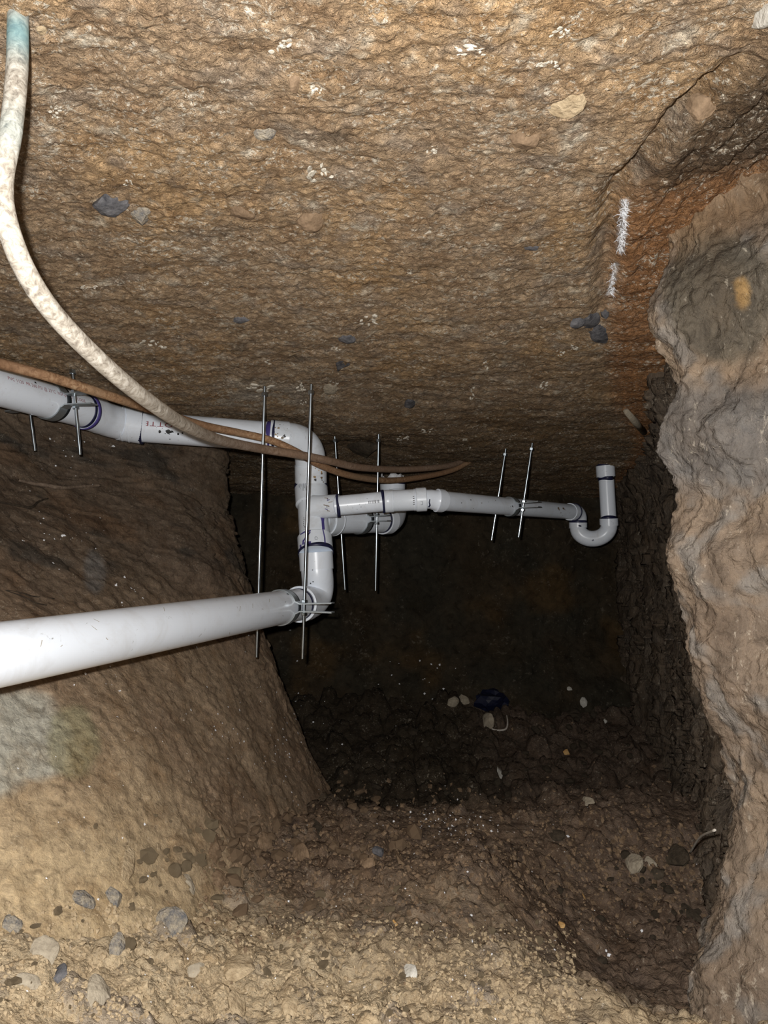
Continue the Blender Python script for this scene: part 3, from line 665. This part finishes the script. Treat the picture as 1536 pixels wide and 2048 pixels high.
printing('PVC 1120  PR 260 PSI @ 23°C  NSF-pw  U.P. CODE', Am2, A1, R3, s00-0.02, 0.024, 0.0125, M_INKRED, p_l, width=0.255)
blot('smear', Am2, A1, R3, s00+0.068, (1 if frame_of(Am2, A1)[2].z > 0 else -1)*0.040, 0.004, M_TAR, p_l, seed=61)

# ------------------------------------------------------------------ hangers: two-piece clamps on threaded rods
def clamp_half(sign, Cn, u, v, ax, r, ear, gap, width, parent, th=0.0032):
    pts = []; a0 = math.asin(min(0.95, (gap + 0.006)/r))
    pts.append((-ear, gap*1.25)); pts.append((-(r+0.022), gap)); pts.append((-(r+0.010), gap)); pts.append((-(r+0.003), gap+0.004))
    for k in range(25):
        a = math.pi - a0 - (math.pi-2*a0)*k/24; pts.append((r*math.cos(a), r*math.sin(a)))
    pts += [(r+0.003, gap+0.004), (r+0.010, gap), (r+0.022, gap), (ear, gap*1.25)]
    V = []; Fs = []; n = len(pts)
    for i, (x, y) in enumerate(pts):
        p = pts[max(i-1, 0)]; q = pts[min(i+1, n-1)]; dx, dy = q[0]-p[0], q[1]-p[1]; l = math.hypot(dx, dy); nx, ny = -dy/l, dx/l
        for (o_, wv) in ((0, -1), (th, -1), (th, 1), (0, 1)):
            X_, Y_ = x + nx*o_, y + ny*o_
            V.append(Cn + u*X_ + v*(sign*Y_) + ax*(wv*width/2))
    for i in range(n-1):
        for j in range(4):
            f = (i*4+j, i*4+(j+1) % 4, (i+1)*4+(j+1) % 4, (i+1)*4+j); Fs.append(f if sign > 0 else f[::-1])
    Fs.append((0, 1, 2, 3)); Fs.append(((n-1)*4+3, (n-1)*4+2, (n-1)*4+1, (n-1)*4))
    return sharpen(mesh('clamp_half', V, Fs, M_STEEL, parent))
def rod(top, bot, parent, r=0.0042):
    top, bot = Vector(top), Vector(bot); n = int((top-bot).length/0.0016); path = [L(top, bot, i/n) for i in range(n+1)]
    V, Fs = sweep(path, [r*(1.0 if i % 2 else 0.9) for i in range(n+1)], 10)
    o = mesh('threaded_rod', V, Fs, M_ZINC, parent); return o
def nut(Cn, ax, parent, s=0.0085, h=0.008, name='nut'):
    ax = Vector(ax).normalized(); e1 = ax.orthogonal().normalized(); e2 = ax.cross(e1); V = []; Fs = []
    for q, rr in ((-h/2, s*0.9), (-h/2+0.001, s), (h/2-0.001, s), (h/2, s*0.9)):
        for k in range(6): a = math.pi/3*k; V.append(Cn + ax*q + (e1*math.cos(a) + e2*math.sin(a))*rr)
    for i in range(3):
        for k in range(6): Fs.append((i*6+k, i*6+(k+1) % 6, (i+1)*6+(k+1) % 6, (i+1)*6+k))
    Fs.append(tuple(range(5, -1, -1))); Fs.append(tuple(18+k for k in range(6)))
    return mesh(name, V, Fs, M_ZINC, parent, smooth=False)
def hanger(label, Cn, ax, r, ear, gap, rods, width=0.026, band=True):
    """rods: (top px, bottom px, hole sign)"""
    t = thing('pipe_hanger', label, 'hanger', Cn, 'pipe hangers on threaded rods')
    ax = Vector(ax).normalized(); u = Vector((ax.y, -ax.x, 0)).normalized()
    if u.x < 0: u = -u
    v = ax.cross(u)
    if v.z < 0: v = -v
    up_h = clamp_half(1, Cn, u, v, ax, r, ear, gap, width, t); lo_h = clamp_half(-1, Cn, u, v, ax, r, ear, gap, width, t)
    if band:
        ring_band('clamp_shade_band', Cn + ax*(width*0.5+0.003), ax, r+0.0006, 0.011, M_CLAMPSHADE, t, 0.05)  # black sleeve that paints the shadow behind the clamp ring
    for (tp, bp_, sg, hole) in rods:
        h = Cn + u*(sg*hole); d = (h - CAM).dot(FWD)
        hp = 768 + F_PX*(h-CAM).dot(RIGHT)/d
        dt, db = d*tp[2], d*bp_[2]
        top = U(tp[0], tp[1], dt); bot = U(bp_[0], bp_[1], db)
        # seat the rod's top end in the slab
        ok, loc, nor, _ = ceiling.ray_cast(CAM, ray(tp[0], tp[1]).normalized())
        dirv = (top-bot).normalized()
        rd = rod(top + dirv*0.02, bot, t)
        nut(top - dirv*0.002, dirv, t, 0.0085, 0.010, 'anchor')
        q = (h - bot).dot(dirv); m_ = bot + dirv*q
        nut(m_ + dirv*(gap+0.0085), dirv, t); nut(m_ - dirv*(gap+0.0085), dirv, t)
        top_list.append((tp, dt))
    return t
top_list = []
def on_axis(A, B, px):
    """the point of a pipe's axis that stands at picture column px"""
    A, B = Vector(A), Vector(B); lo_, hi_ = -0.5, 1.5
    f = lambda t: 768 + F_PX*(L2(A, B, t)-CAM).dot(RIGHT)/(L2(A, B, t)-CAM).dot(FWD) - px
    for _ in range(60):
        m_ = (lo_+hi_)/2
        if (f(lo_) < 0) == (f(m_) < 0): lo_ = m_
        else: hi_ = m_
    return L2(A, B, (lo_+hi_)/2)
def L2(a, b, t): return a + (b-a)*t
hanger('steel clamp and two long rods holding the big foreground pipe', on_axis(GA, GB, 563), gd, R3+0.0005, 0.145, 0.0085,
       [((529, 787, 1.0), (513, 1315, 1.0), -1, 0.066), ((622, 783, 1.0), (605, 1318, 1.0), 1, 0.066)])
hanger('steel clamp and short rods on the upper pipe by the left edge', on_axis(A0, A1, 101), ad, R3+0.0005, 0.135, 0.012,
       [((52, 765, 1.0), (70, 902, 1.0), -1, 0.063), ((145, 742, 1.0), (160, 910, 1.0), 1, 0.063)])
hanger('steel clamp and thin rods on the lateral pipe behind the copper lines', on_axis(F1, F2, 719), fd, R3+0.0005, 0.125, 0.006,
       [((670, 880, 1.0), (690, 1180, 1.0), -1, 0.063), ((757, 880, 1.0), (751, 1182, 1.0), 1, 0.063)], 0.024)
hanger('small steel clamp and slanting rods on the branch pipe near the trap', on_axis(E0, E1, 1020), ed, R2+0.0005, 0.115, 0.006,
       [((1010, 908, 1.0), (983, 1081, 1.0), -1, 0.048), ((1063, 897, 1.0), (1037, 1075, 1.0), 1, 0.048)], 0.024)

# ------------------------------------------------------------------ two old copper lines
def copper(name, label, pts, r, mat, rust, verd=None):
    path = catmull([U(*p) for p in pts], 12); n = len(path)
    rr = np.random.default_rng(len(label)); jit = np.cumsum(rr.normal(0, 0.012, n)); jit -= np.linspace(jit[0], jit[-1], n)
    V, Fs = sweep(path, [r*(1+0.03*math.sin(j*9)) for j in jit], 24)
    base = U(*pts[0]); o = mesh(name, V, Fs, mat, None, base=base)
    k = np.repeat(np.linspace(0, 1, n), 24)
    a = o.data.attributes.new('Rust', 'FLOAT', 'POINT'); a.data.foreach_set('value', np.clip(rust(k), 0, 1).astype(np.float32))
    if verd:
        a = o.data.attributes.new('Verdigris', 'FLOAT', 'POINT'); a.data.foreach_set('value', np.clip(verd(k), 0, 1).astype(np.float32))
    return tag(o, label, 'pipe')
copper('copper_line', 'pale mud-caked copper line curving down from the top left corner',
       [(36, -20, 0.77), (36, 40, 0.755), (34, 140, 0.735), (22, 260, 0.72), (4, 360, 0.72), (12, 440, 0.725), (50, 540, 0.745), (110, 630, 0.79), (200, 722, 0.87), (290, 797, 1.0), (370, 850, 1.22), (440, 880, 1.50), (520, 897, 1.75), (600, 910, 1.90), (660, 922, 2.02), (720, 935, 2.2), (800, 939, 2.45), (870, 935, 2.65), (910, 928, 2.78), (935, 915, 2.86)],
       0.0108, M_COPA, lambda k: 0.75*sstep(0.48, 0.66, k), lambda k: np.exp(-((k-0.075)/0.022)**2) + 0.3*np.exp(-((k-0.16)/0.02)**2))
copper('copper_line', 'rusty brown copper line crossing in front of the upper pipe at left',
       [(-90, 700, 1.28), (0, 727, 1.40), (100, 754, 1.46), (200, 786, 1.55), (290, 815, 1.68), (400, 849, 1.86), (480, 866, 1.96), (540, 880, 2.0), (590, 902, 2.02), (640, 930, 2.08), (700, 951, 2.22), (775, 961, 2.45), (850, 953, 2.65), (905, 940, 2.78), (945, 920, 2.86)],
       0.0106, M_COPB, lambda k: 0.35 + 0.3*np.sin(k*23))

# ------------------------------------------------------------------ stones, clods, roots
def ico(sub=1):
    import bmesh
    bm = bmesh.new(); bmesh.ops.create_icosphere(bm, subdivisions=sub, radius=1.0)
    V = np.array([v.co[:] for v in bm.verts]); Fs = [tuple(v.index for v in f.verts) for f in bm.faces]; bm.free(); return V, Fs
ICO1, ICO1F = ico(1); ICO2, ICO2F = ico(2); ICO3, ICO3F = ico(3)
def rock_verts(seed, V=ICO3, amp=0.28, cut=6):
    r = np.random.default_rng(seed); o = r.uniform(0, 90, 3)
    s = 1 + amp*fbm(V[:, 0]+o[0], V[:, 1]+o[1], V[:, 2]+o[2], 1.3, 3)
    W = V * s[:, None]
    for _ in range(cut):                                  # broken flat faces
        n = r.normal(size=3); n /= np.linalg.norm(n); d = r.uniform(0.55, 0.85); q = W @ n
        W = W - np.clip(q - d, 0, None)[:, None] * n
    return W
def orient(W, nor, ang):
    n = Vector(nor).normalized(); t = Vector((1, 0, 0)) - n*n.x
    t = t.normalized() if t.length > 0.1 else n.orthogonal().normalized(); b = n.cross(t)
    t2 = t*math.cos(ang) + b*math.sin(ang); b2 = n.cross(t2)
    return W @ np.array([t2, b2, n])
def stone(name, px, py, wpx, hpx, mat, label=None, cat='stone', on=None, sink=0.35, thick=0.55, ang=0.0, seed=None, parent=None, group=None, V=ICO3, Fs=ICO3F, amp=0.28, cut=6, slope=None):
    """a stone lying on a surface; wpx x hpx is about how large it shows"""
    if on is None:
        h = hit_any(px, py)
        if h is None: return None
        loc, nor = h[0], h[1]
    else:
        loc, nor = hit(px, py, on)
        if loc is None: return None
    d = (loc - CAM).dot(FWD); a = wpx/2/F_PX*d
    vdir = (CAM-loc).normalized(); fs = max(0.28, abs(vdir.dot(nor)))
    b = min(hpx/2/F_PX*d/fs, a*2.2); c = thick*min(a, b)
    W = rock_verts(seed if seed is not None else int(px*7+py), V, amp, cut) * np.array([a, b, c])
    W = orient(W, nor, ang) + np.array(loc) + np.array(nor)*c*(0.5-sink)
    o = mesh(name, W, Fs, mat, parent, smooth=False if cut > 3 else True, base=tuple(loc))
    sharpen(o, 30) if cut <= 3 else None
    if parent is None: tag(o, label, cat, group)
    return o
for (px, py, ww, hh, m, lab, ang) in [
    (343, 1853, 74, 70, M_SLATE, 'largest blue-grey slab stone on the sandy floor at lower left', 0.5),
    (84, 1905, 62, 66, M_GREYSTONE, 'long slanted grey stone near the bottom left corner', 0.8),
    (55, 1962, 62, 26, M_GREYSTONE, 'flat grey oval stone close to the left edge, lowest there', 0.05),
    (233, 1896, 36, 46, M_SLATE, 'small greenish grey stone left of the blue-grey slab', 0.2),
    (394, 1942, 42, 30, M_GREYSTONE, 'flat grey-tan stone below the blue-grey slab', 0.1),
    (478, 1940, 66, 44, M_TANCLOD, 'pale brown block of soil with a dark left side, bottom centre-left', 0.1),
    (470, 2020, 62, 48, M_TANCLOD, 'pale clod cut by the bottom edge, left of centre', 0.2),
    (583, 2022, 44, 46, M_TANCLOD, 'smaller pale clod at the bottom edge', 0.4),
    (196, 1985, 52, 62, M_GREYSTONE, 'upright grey-brown stone near the bottom left', 0.3),
    (168, 1797, 56, 30, M_SLATE, 'purple-grey flat stone on the sandy slope at lower left', 0.1),
    (226, 1794, 46, 36, M_SLATE, 'purple-grey stone beside the flat one on the sandy slope', 0.6),
    (118, 1950, 40, 30, M_DARKSTONE, 'dark blue-grey stone chip between two grey stones at lower left', 0.3),
    (25, 1850, 40, 44, M_SLATE, 'grey stone at the left edge of the sandy floor', 0.3),
    (252, 1725, 42, 62, M_TANCLOD, 'cracked tan clod at the foot of the left bank', 0.3),
    (432, 1692, 42, 40, M_CLOD, 'rounded brown clod left in the middle heap', 0.2),
    (530, 1690, 42, 36, M_CLOD, 'rounded brown clod in the centre of the heap', 0.5),
    (602, 1708, 44, 46, M_CLOD, 'dark brown clod right in the middle heap', 0.9),
    (548, 1622, 40, 34, M_CLOD, 'brown lump at the back of the middle heap', 0.4),
    (638, 1668, 44, 40, M_DAMPCLOD, 'damp dark lump at the right end of the middle heap', 0.4),
    (374, 1762, 28, 34, M_GREYSTONE, 'small pointed grey stone below the middle heap', 1.0),
    (438, 1760, 38, 28, M_CLOD, 'small flat clod below the middle heap', 0.2),
    (738, 1727, 30, 26, M_CLOD, 'round brown clod on the centre floor', 0.2),
    (802, 1726, 32, 26, M_CLOD, 'round brown clod right of its twin on the centre floor', 0.6),
    (757, 1702, 30, 20, M_DARKSTONE, 'dark chip of stone behind the round brown clods', 0.1),
    (793, 1850, 15, 18, M_ORANGE, 'orange pebble on the centre floor', 0.8),
    (1123, 1850, 15, 14, M_ORANGE, 'orange pebble on the right of the floor', 0.1),
    (1168, 1794, 10, 8, M_ORANGE, 'tiny orange pebble among dark soil at right', 0.1),
    (820, 1948, 36, 30, M_PALE, 'pale angular stone chip near the bottom centre', 0.6),
    (1112, 1672, 40, 20, M_DAMPCLOD, 'dark flat stone on the ledge', 0.2),
    (1270, 1728, 46, 30, M_GREYSTONE, 'grey oval stone left of the dark boulder by the right wall', 0.5),
    (1302, 1726, 24, 30, M_GREYSTONE, 'small grey stone wedged against the oval one by the right wall', 1.0),
    (1352, 1716, 54, 44, M_DAMPCLOD, 'dark boulder by the right wall under the pale twig', 0.3),
    (1312, 1748, 34, 24, M_DAMPCLOD, 'dark stone below the small grey one by the right wall', 0.3),
    (1390, 1838, 42, 50, M_DAMPCLOD, 'dark lump in the gap at the foot of the pier', 0.3),
    (1167, 1405, 19, 17, M_PALE, 'pale grey stone on the dark heap under the trap', 0.2),
    (1138, 1378, 13, 8, M_PALE, 'small pale chip above the pale grey stone', 0.2),
    (1000, 1556, 28, 18, M_PALE, 'crumpled pale lump in the dark pit', 0.3),
    (905, 1402, 26, 22, M_GREYSTONE, 'dim grey lump left of the black plastic', 0.3),
    (928, 1400, 22, 22, M_GREYSTONE, 'dim grey lump touching the black plastic', 0.9),
    (976, 1442, 30, 26, M_GREYSTONE, 'round grey lump inside the loop of pale cord', 0.3),
    (1133, 1504, 16, 15, M_ORANGE, 'round yellowish pebble in the dark pit', 0.3),
    (1210, 1443, 10, 9, M_PALE, 'little pale chip by the far right corner', 0.3),
    (1175, 1608, 34, 24, M_GREYSTONE, 'dim grey stone at the far end of the ledge', 0.3),
]:
    stone('stone' if 'clod' not in lab and 'lump' not in lab else 'soil_clod', px, py, ww, hh, m, lab, 'stone' if 'clod' not in lab and 'lump' not in lab else 'soil clod', ang=ang, sink=0.38, thick=0.40, on=(floor if px > 1250 and py > 1650 else None), cut=9, amp=0.30)

# many smaller clods: individuals sharing a handful of meshes
clod_me = {}
for kind, m in (('tan', M_TANCLOD), ('brown', M_CLOD), ('damp', M_DAMPCLOD)):
    lst = []
    for s in range(7):
        W = rock_verts(900+s*3+len(kind), ICO1 if kind != 'big' else ICO2, 0.35, 4) * np.array([1, random.uniform(0.7, 1), random.uniform(0.55, 0.85)])
        me = bpy.data.meshes.new('soil_clod'); me.from_pydata([tuple(v) for v in W], [], ICO1F); me.materials.append(m); me.update(); lst.append(me)
    clod_me[kind] = lst
def zone_tag(o, kind, px, py):
    if kind == 'tan': a, b = ('small tan clod on the sandy floor left of the blue-grey slab', 'tan clods at lower left') if px < 343 else (('small tan clod on the sandy floor between the blue-grey slab and the pale chip', 'tan clods at bottom centre') if px < 820 else ('small clod on the floor right of the pale angular chip', 'tan clods at lower right'))
    elif kind == 'brown': a, b = ('small brown clod of soil in the heap, left of its rounded central clod', 'brown clods in the left of the heap') if px < 530 else ('small brown clod of soil in the heap, right of its rounded central clod', 'brown clods in the right of the heap')
    else: a, b = ('small damp clod in the dark pit left of the crumpled black plastic', 'damp clods in the left of the pit') if py < 1620 and px < 985 else (('small damp clod in the dark pit right of the crumpled black plastic', 'damp clods in the right of the pit') if py < 1620 else ('small damp clod among the stones by the right wall', 'damp clods by the right wall'))
    tag(o, a, 'soil clod', b)
def scatter(kind, n, area, smin, smax):
    k = 0; tries = 0
    while k < n and tries < n*8:
        tries += 1; px, py = area()
        h = hit_any(px, py)
        if h is None or h[3] not in (floor, wall_left) or h[1].z < 0.3: continue
        loc, nor, d, s = h; sz = random.uniform(smin, smax)**1.0
        sz = smin + (smax-smin)*random.random()**2.2
        o = bpy.data.objects.new('soil_clod', random.choice(clod_me['tan' if kind == 'brown' and px < 430 + random.gauss(0, 30) else kind])); r = sz/2/F_PX*d
        o.scale = (r, r*random.uniform(0.8, 1.2), r*random.uniform(0.8, 1.1)); o.rotation_euler = (random.uniform(-.4, .4), random.uniform(-.4, .4), random.uniform(0, 6.28))
        o.location = loc + Vector((0, 0, r*0.25)); C.objects.link(o); zone_tag(o, kind, px, py); k += 1
def tri(cx, cy, sx, sy): return lambda: (random.gauss(cx, sx), random.gauss(cy, sy))
scatter('brown', 120, lambda: (lambda t: (250 + 560*t + random.gauss(0, 50), 1720 - 60*t + random.gauss(0, 52)))(random.random()), 9, 42)
scatter('tan', 70, lambda: (random.uniform(0, 1150), random.uniform(1780, 2046)), 8, 26)
scatter('damp', 70, lambda: (random.uniform(680, 1270), random.uniform(1410, 1590)), 8, 30)
scatter('damp', 34, tri(1300, 1790, 60, 50), 8, 26)

# uncountable grit and white flakes
def grit(name, mat, n, area, smin, smax, label, cat, flat=0.7, ok=None):
    OV = np.array([(1,0,0),(-1,0,0),(0,1,0),(0,-1,0),(0,0,1),(0,0,-1)], float); OF = [(0,2,4),(2,1,4),(1,3,4),(3,0,4),(2,0,5),(1,2,5),(3,1,5),(0,3,5)]
    V = []; Fs = []; c = 0; tries = 0
    while c < n and tries < n*4:
        tries += 1; px, py = area(); h = hit_any(px, py)
        if h is None or (ok and h[3] not in ok): continue
        loc, nor, d, s = h; r = (smin + (smax-smin)*random.random()**2.5)/2/F_PX*d
        W = OV*np.array([r, r*random.uniform(0.6, 1.2), r*flat])*rng.uniform(0.7, 1.3, (6, 1))
        W = orient(W, nor, random.uniform(0, 6.28)) + np.array(loc) + np.array(nor)*r*0.15
        b = len(V); V += [tuple(v) for v in W]; Fs += [tuple(b+i for i in f) for f in OF]; c += 1
    o = mesh(name, V, Fs, mat, None, smooth=False); tag(o, label, cat); o['kind'] = 'stuff'; return o
grit('soil_grit', M_TANCLOD, 4200, lambda: (lambda x: (x, 1790 + 0.06*x + (250-0.06*x)*random.random()**0.8))(random.uniform(-20, 1150)), 2.5, 12, 'fine tan grit strewn over the sandy floor', 'grit', ok=(floor, wall_left))
grit('soil_crumbs', M_CLOD, 3200, lambda: (random.uniform(400, 1420), random.gauss(1730, 75)), 2.5, 12, 'fine brown crumbs of soil around the middle heap', 'soil crumbs', ok=(floor, wall_left))
clus = [(560, 1480, 50, 80, 60), (300, 1420, 160, 90, 60), (880, 1650, 45, 16, 70), (960, 1650, 120, 40, 40), (700, 1800, 380, 90, 90), (110, 1060, 50, 30, 26), (140, 920, 40, 40, 18), (830, 1360, 40, 30, 25), (900, 1930, 300, 70, 50), (255, 1190, 20, 20, 14)]
def cl():
    c = random.choices(clus, [x[4] for x in clus])[0]; return random.gauss(c[0], c[2]), random.gauss(c[1], c[3])
grit('foam_flakes', M_FLAKE, 430, cl, 2, 6, 'tiny white flakes sprinkled over the soil', 'flakes', 0.3, ok=(floor, wall_left, wall_back))

# embedded stones and mineral crusts of the ceiling (pieces of the setting)
for (px, py, ww, hh, m, ang) in [(225, 408, 78, 46, M_DARKSTONE, -0.15), (278, 428, 62, 50, M_SLATE, -0.2), (620, 440, 56, 46, M_CLOD, -0.2), (485, 425, 52, 28, M_CLOD, 0), (1062, 494, 34, 16, M_DARKSTONE, 0),
        (1180, 640, 40, 36, M_DARKSTONE, 0.3), (1200, 668, 46, 34, M_DARKSTONE, 0.4), (1155, 640, 36, 34, M_DARKSTONE, 0.3), (1207, 625, 24, 20, M_DARKSTONE, 0.3), (530, 265, 46, 30, M_SLATE, 0.2), (690, 676, 44, 16, M_DARKSTONE, 0), (685, 730, 40, 22, M_DARKSTONE, 0),
        (478, 640, 42, 14, M_DARKSTONE, 0), (1120, 205, 100, 50, M_TANCLOD, 0.1), (820, 808, 30, 18, M_DARKSTONE, 0), (80, 57, 26, 22, M_TANCLOD, 0), (1400, 215, 70, 45, M_CLOD, 0), (1050, 280, 60, 40, M_CLOD, 0), (590, 165, 30, 40, M_CLOD, 0), (370, 165, 40, 20, M_CLOD, 0.3), (660, 780, 34, 26, M_GREYSTONE, 0), (720, 890, 120, 34, M_DAMPCLOD, 0.1)]:
    stone('stone', px, py, ww, hh, m, on=ceiling, sink=0.62, thick=0.45, ang=ang, parent=ceiling, cut=6)
def crust(px, py, ww, hh, on=ceiling, n=11, mat=M_WHITE, name='mineral_crust'):
    loc, nor = hit(px, py, on)
    if loc is None: return
    V = []; Fs = []
    for k in range(n):
        l2, n2 = hit(px + random.uniform(-.5, .5)*ww, py + random.uniform(-.5, .5)*hh, on)
        if l2 is None: continue
        d = (l2-CAM).dot(FWD); a = ww/F_PX*d*random.uniform(0.04, 0.22); b = hh/F_PX*d*random.uniform(0.06, 0.2)/max(0.3, abs((CAM-l2).normalized().dot(n2)))
        W = rock_verts(int(px*3+k*17+py), ICO2, 0.5, 2) * np.array([a, min(b, a*3), min(a, b)*0.25])
        W = orient(W, n2, random.uniform(-.4, .4)) + np.array(l2)
        bb = len(V); V += [tuple(v) for v in W]; Fs += [tuple(bb+i for i in f) for f in ICO2F]
    mesh(name, V, Fs, mat, on, base=tuple(loc))
for c_ in [(305, 688, 48, 14), (178, 576, 32, 8), (944, 784, 11, 26), (1088, 772, 14, 18), (972, 730, 9, 18), (1150, 695, 18, 16), (1122, 706, 16, 12), (805, 876, 24, 10), (857, 862, 30, 8), (598, 774, 26, 16), (668, 768, 18, 20), (606, 806, 12, 10), (515, 775, 60, 16), (640, 345, 44, 36), (820, 543, 10, 8), (110, 225, 26, 20), (255, 368, 16, 14), (560, 92, 40, 24), (632, 178, 30, 18), (865, 300, 24, 14), (1120, 66, 40, 20), (1100, 130, 44, 16), (940, 100, 60, 20), (735, 640, 40, 20), (495, 20, 12, 10), (410, 567, 14, 7), (670, 697, 20, 6), (540, 725, 20, 8), (930, 880, 10, 6), (940, 896, 6, 5)]:
    crust(*c_)
# white mould threads hanging at the right of the ceiling
def fuzz(px, py, w_, h_, n, label):
    V = []; Fs = []; first = None
    for k in range(n):
        t = random.random(); x = px - (t-0.5)*w_*0.5 + random.gauss(0, w_*0.20); y = py + (t-0.5)*h_
        h0 = hit_any(x, y)
        if h0 is None: continue
        p = h0[0] + (CAM-h0[0]).normalized()*0.002; first = first or p
        d = h0[2]; ln = random.uniform(0.1, 1.0)**1.5*w_/F_PX*d
        a = random.uniform(-1.5, 1.5); dv = RIGHT*math.cos(a)*random.choice((-1, 1, 1)) + UP*(-abs(math.sin(a))*0.7) + FWD*random.uniform(-0.2, 0.2)
        sd2 = (CAM-p).normalized(); pts = [p, p + dv*ln*0.5 + sd2*0.003, p + dv*ln - UP*ln*0.25]
        V2, F2 = sweep(pts, [0.0007, 0.0005, 0.0002], 4, False); b = len(V); V += [tuple(v) for v in V2]; Fs += [tuple(b+i for i in f) for f in F2]
    o = mesh('mould_threads', V, Fs, M_FLAKE, None, smooth=True, base=tuple(first)); tag(o, label, 'mould'); o['kind'] = 'stuff'
fuzz(1245, 450, 15, 104, 170, 'larger white furry streak of mould by the right corner of the ceiling')
fuzz(1224, 560, 10, 66, 90, 'smaller white furry streak of mould just below the larger one')

def strand(name, label, cat, pts, r, mat, on=None, lift=0.6, taper=0.4, group=None):
    P_ = []
    for (px, py) in pts:
        h = hit_any(px, py)
        if h: P_.append(h[0] + h[1]*r*lift)
    path = catmull(P_, 8); n = len(path)
    V, Fs = sweep(path, [r*(1-taper*abs(2*i/(n-1)-1)) for i in range(n)], 10)
    o = mesh(name, V, Fs, mat, None, base=tuple(P_[0])); return tag(o, label, cat, group)
strand('root', 'thick grey root lying across the left wall under the upper pipe', 'root', [(36, 962), (60, 967), (90, 972), (120, 977), (155, 975), (200, 972)], 0.006, M_ROOT)
strand('root', 'dark bent root on the left wall at the left edge', 'root', [(-4, 1005), (30, 1011), (62, 1016), (76, 1005), (95, 998)], 0.0035, M_DARKROOT)
strand('root', 'thin dark root above the big pipe, upper of the two', 'root', [(10, 1181), (40, 1186), (65, 1193), (108, 1198)], 0.0018, M_DARKROOT)
strand('root', 'thin dark root above the big pipe, lower of the two', 'root', [(12, 1182), (45, 1194), (70, 1206), (93, 1211)], 0.0018, M_DARKROOT)
strand('root', 'thin black root hanging at the dark end of the left wall', 'root', [(506, 1044), (502, 1062), (505, 1085), (511, 1102)], 0.002, M_DARKROOT)
strand('cord', 'pale loop of cord beside the black plastic in the far pit', 'cord', [(1013, 1432), (1016, 1447), (1010, 1458), (995, 1461), (982, 1459)], 0.004, M_PALEROOT, lift=1.2)
# pale twig leaning out of the pier foot
h1 = hit_any(1380, 1706); h2 = U(1430, 1660, 1.20)
tw = catmull([h1[0], L(h1[0], h2, 0.5) + Vector((0, 0, 0.012)), h2], 10); V, Fs = sweep(tw, [0.0022]*len(tw), 8)
tag(mesh('twig', V, Fs, M_PALEROOT, None, base=tuple(h1[0])), 'pale bent twig sticking out by the right wall', 'twig')
# stub of old pipe in the upper right crevice
h1 = hit_any(1252, 822); h2 = hit_any(1288, 864)
if h1 and h2:
    q0 = h1[0] + (CAM-h1[0]).normalized()*0.02; q1 = h2[0]
    V, Fs = sweep([q0, L(q0, q1, 0.5), q1], [0.008, 0.011, 0.011], 14); tag(mesh('grey_stub', V, Fs, M_GREYSTONE, None, base=tuple(q1)), 'dull grey stub poking from the crevice above the trap', 'stub')
# black plastic crumpled in the far pit
loc, nor, d, s_ = hit_any(985, 1408)
W = rock_verts(77, ICO3, 0.9, 3)*np.array([0.085, 0.06, 0.05]) + np.array(loc) + np.array((0, 0, 0.012))
tag(mesh('plastic_bag', W, ICO3F, M_BAG, None, smooth=False, base=tuple(loc)), 'crumpled black-blue plastic on the far heap', 'bag')
# pale lump in the top right corner
stone('stone', 1536, 20, 64, 90, M_PALE, 'bright pale lump in the top right corner', 'stone', thick=0.7, sink=0.1, cut=3)
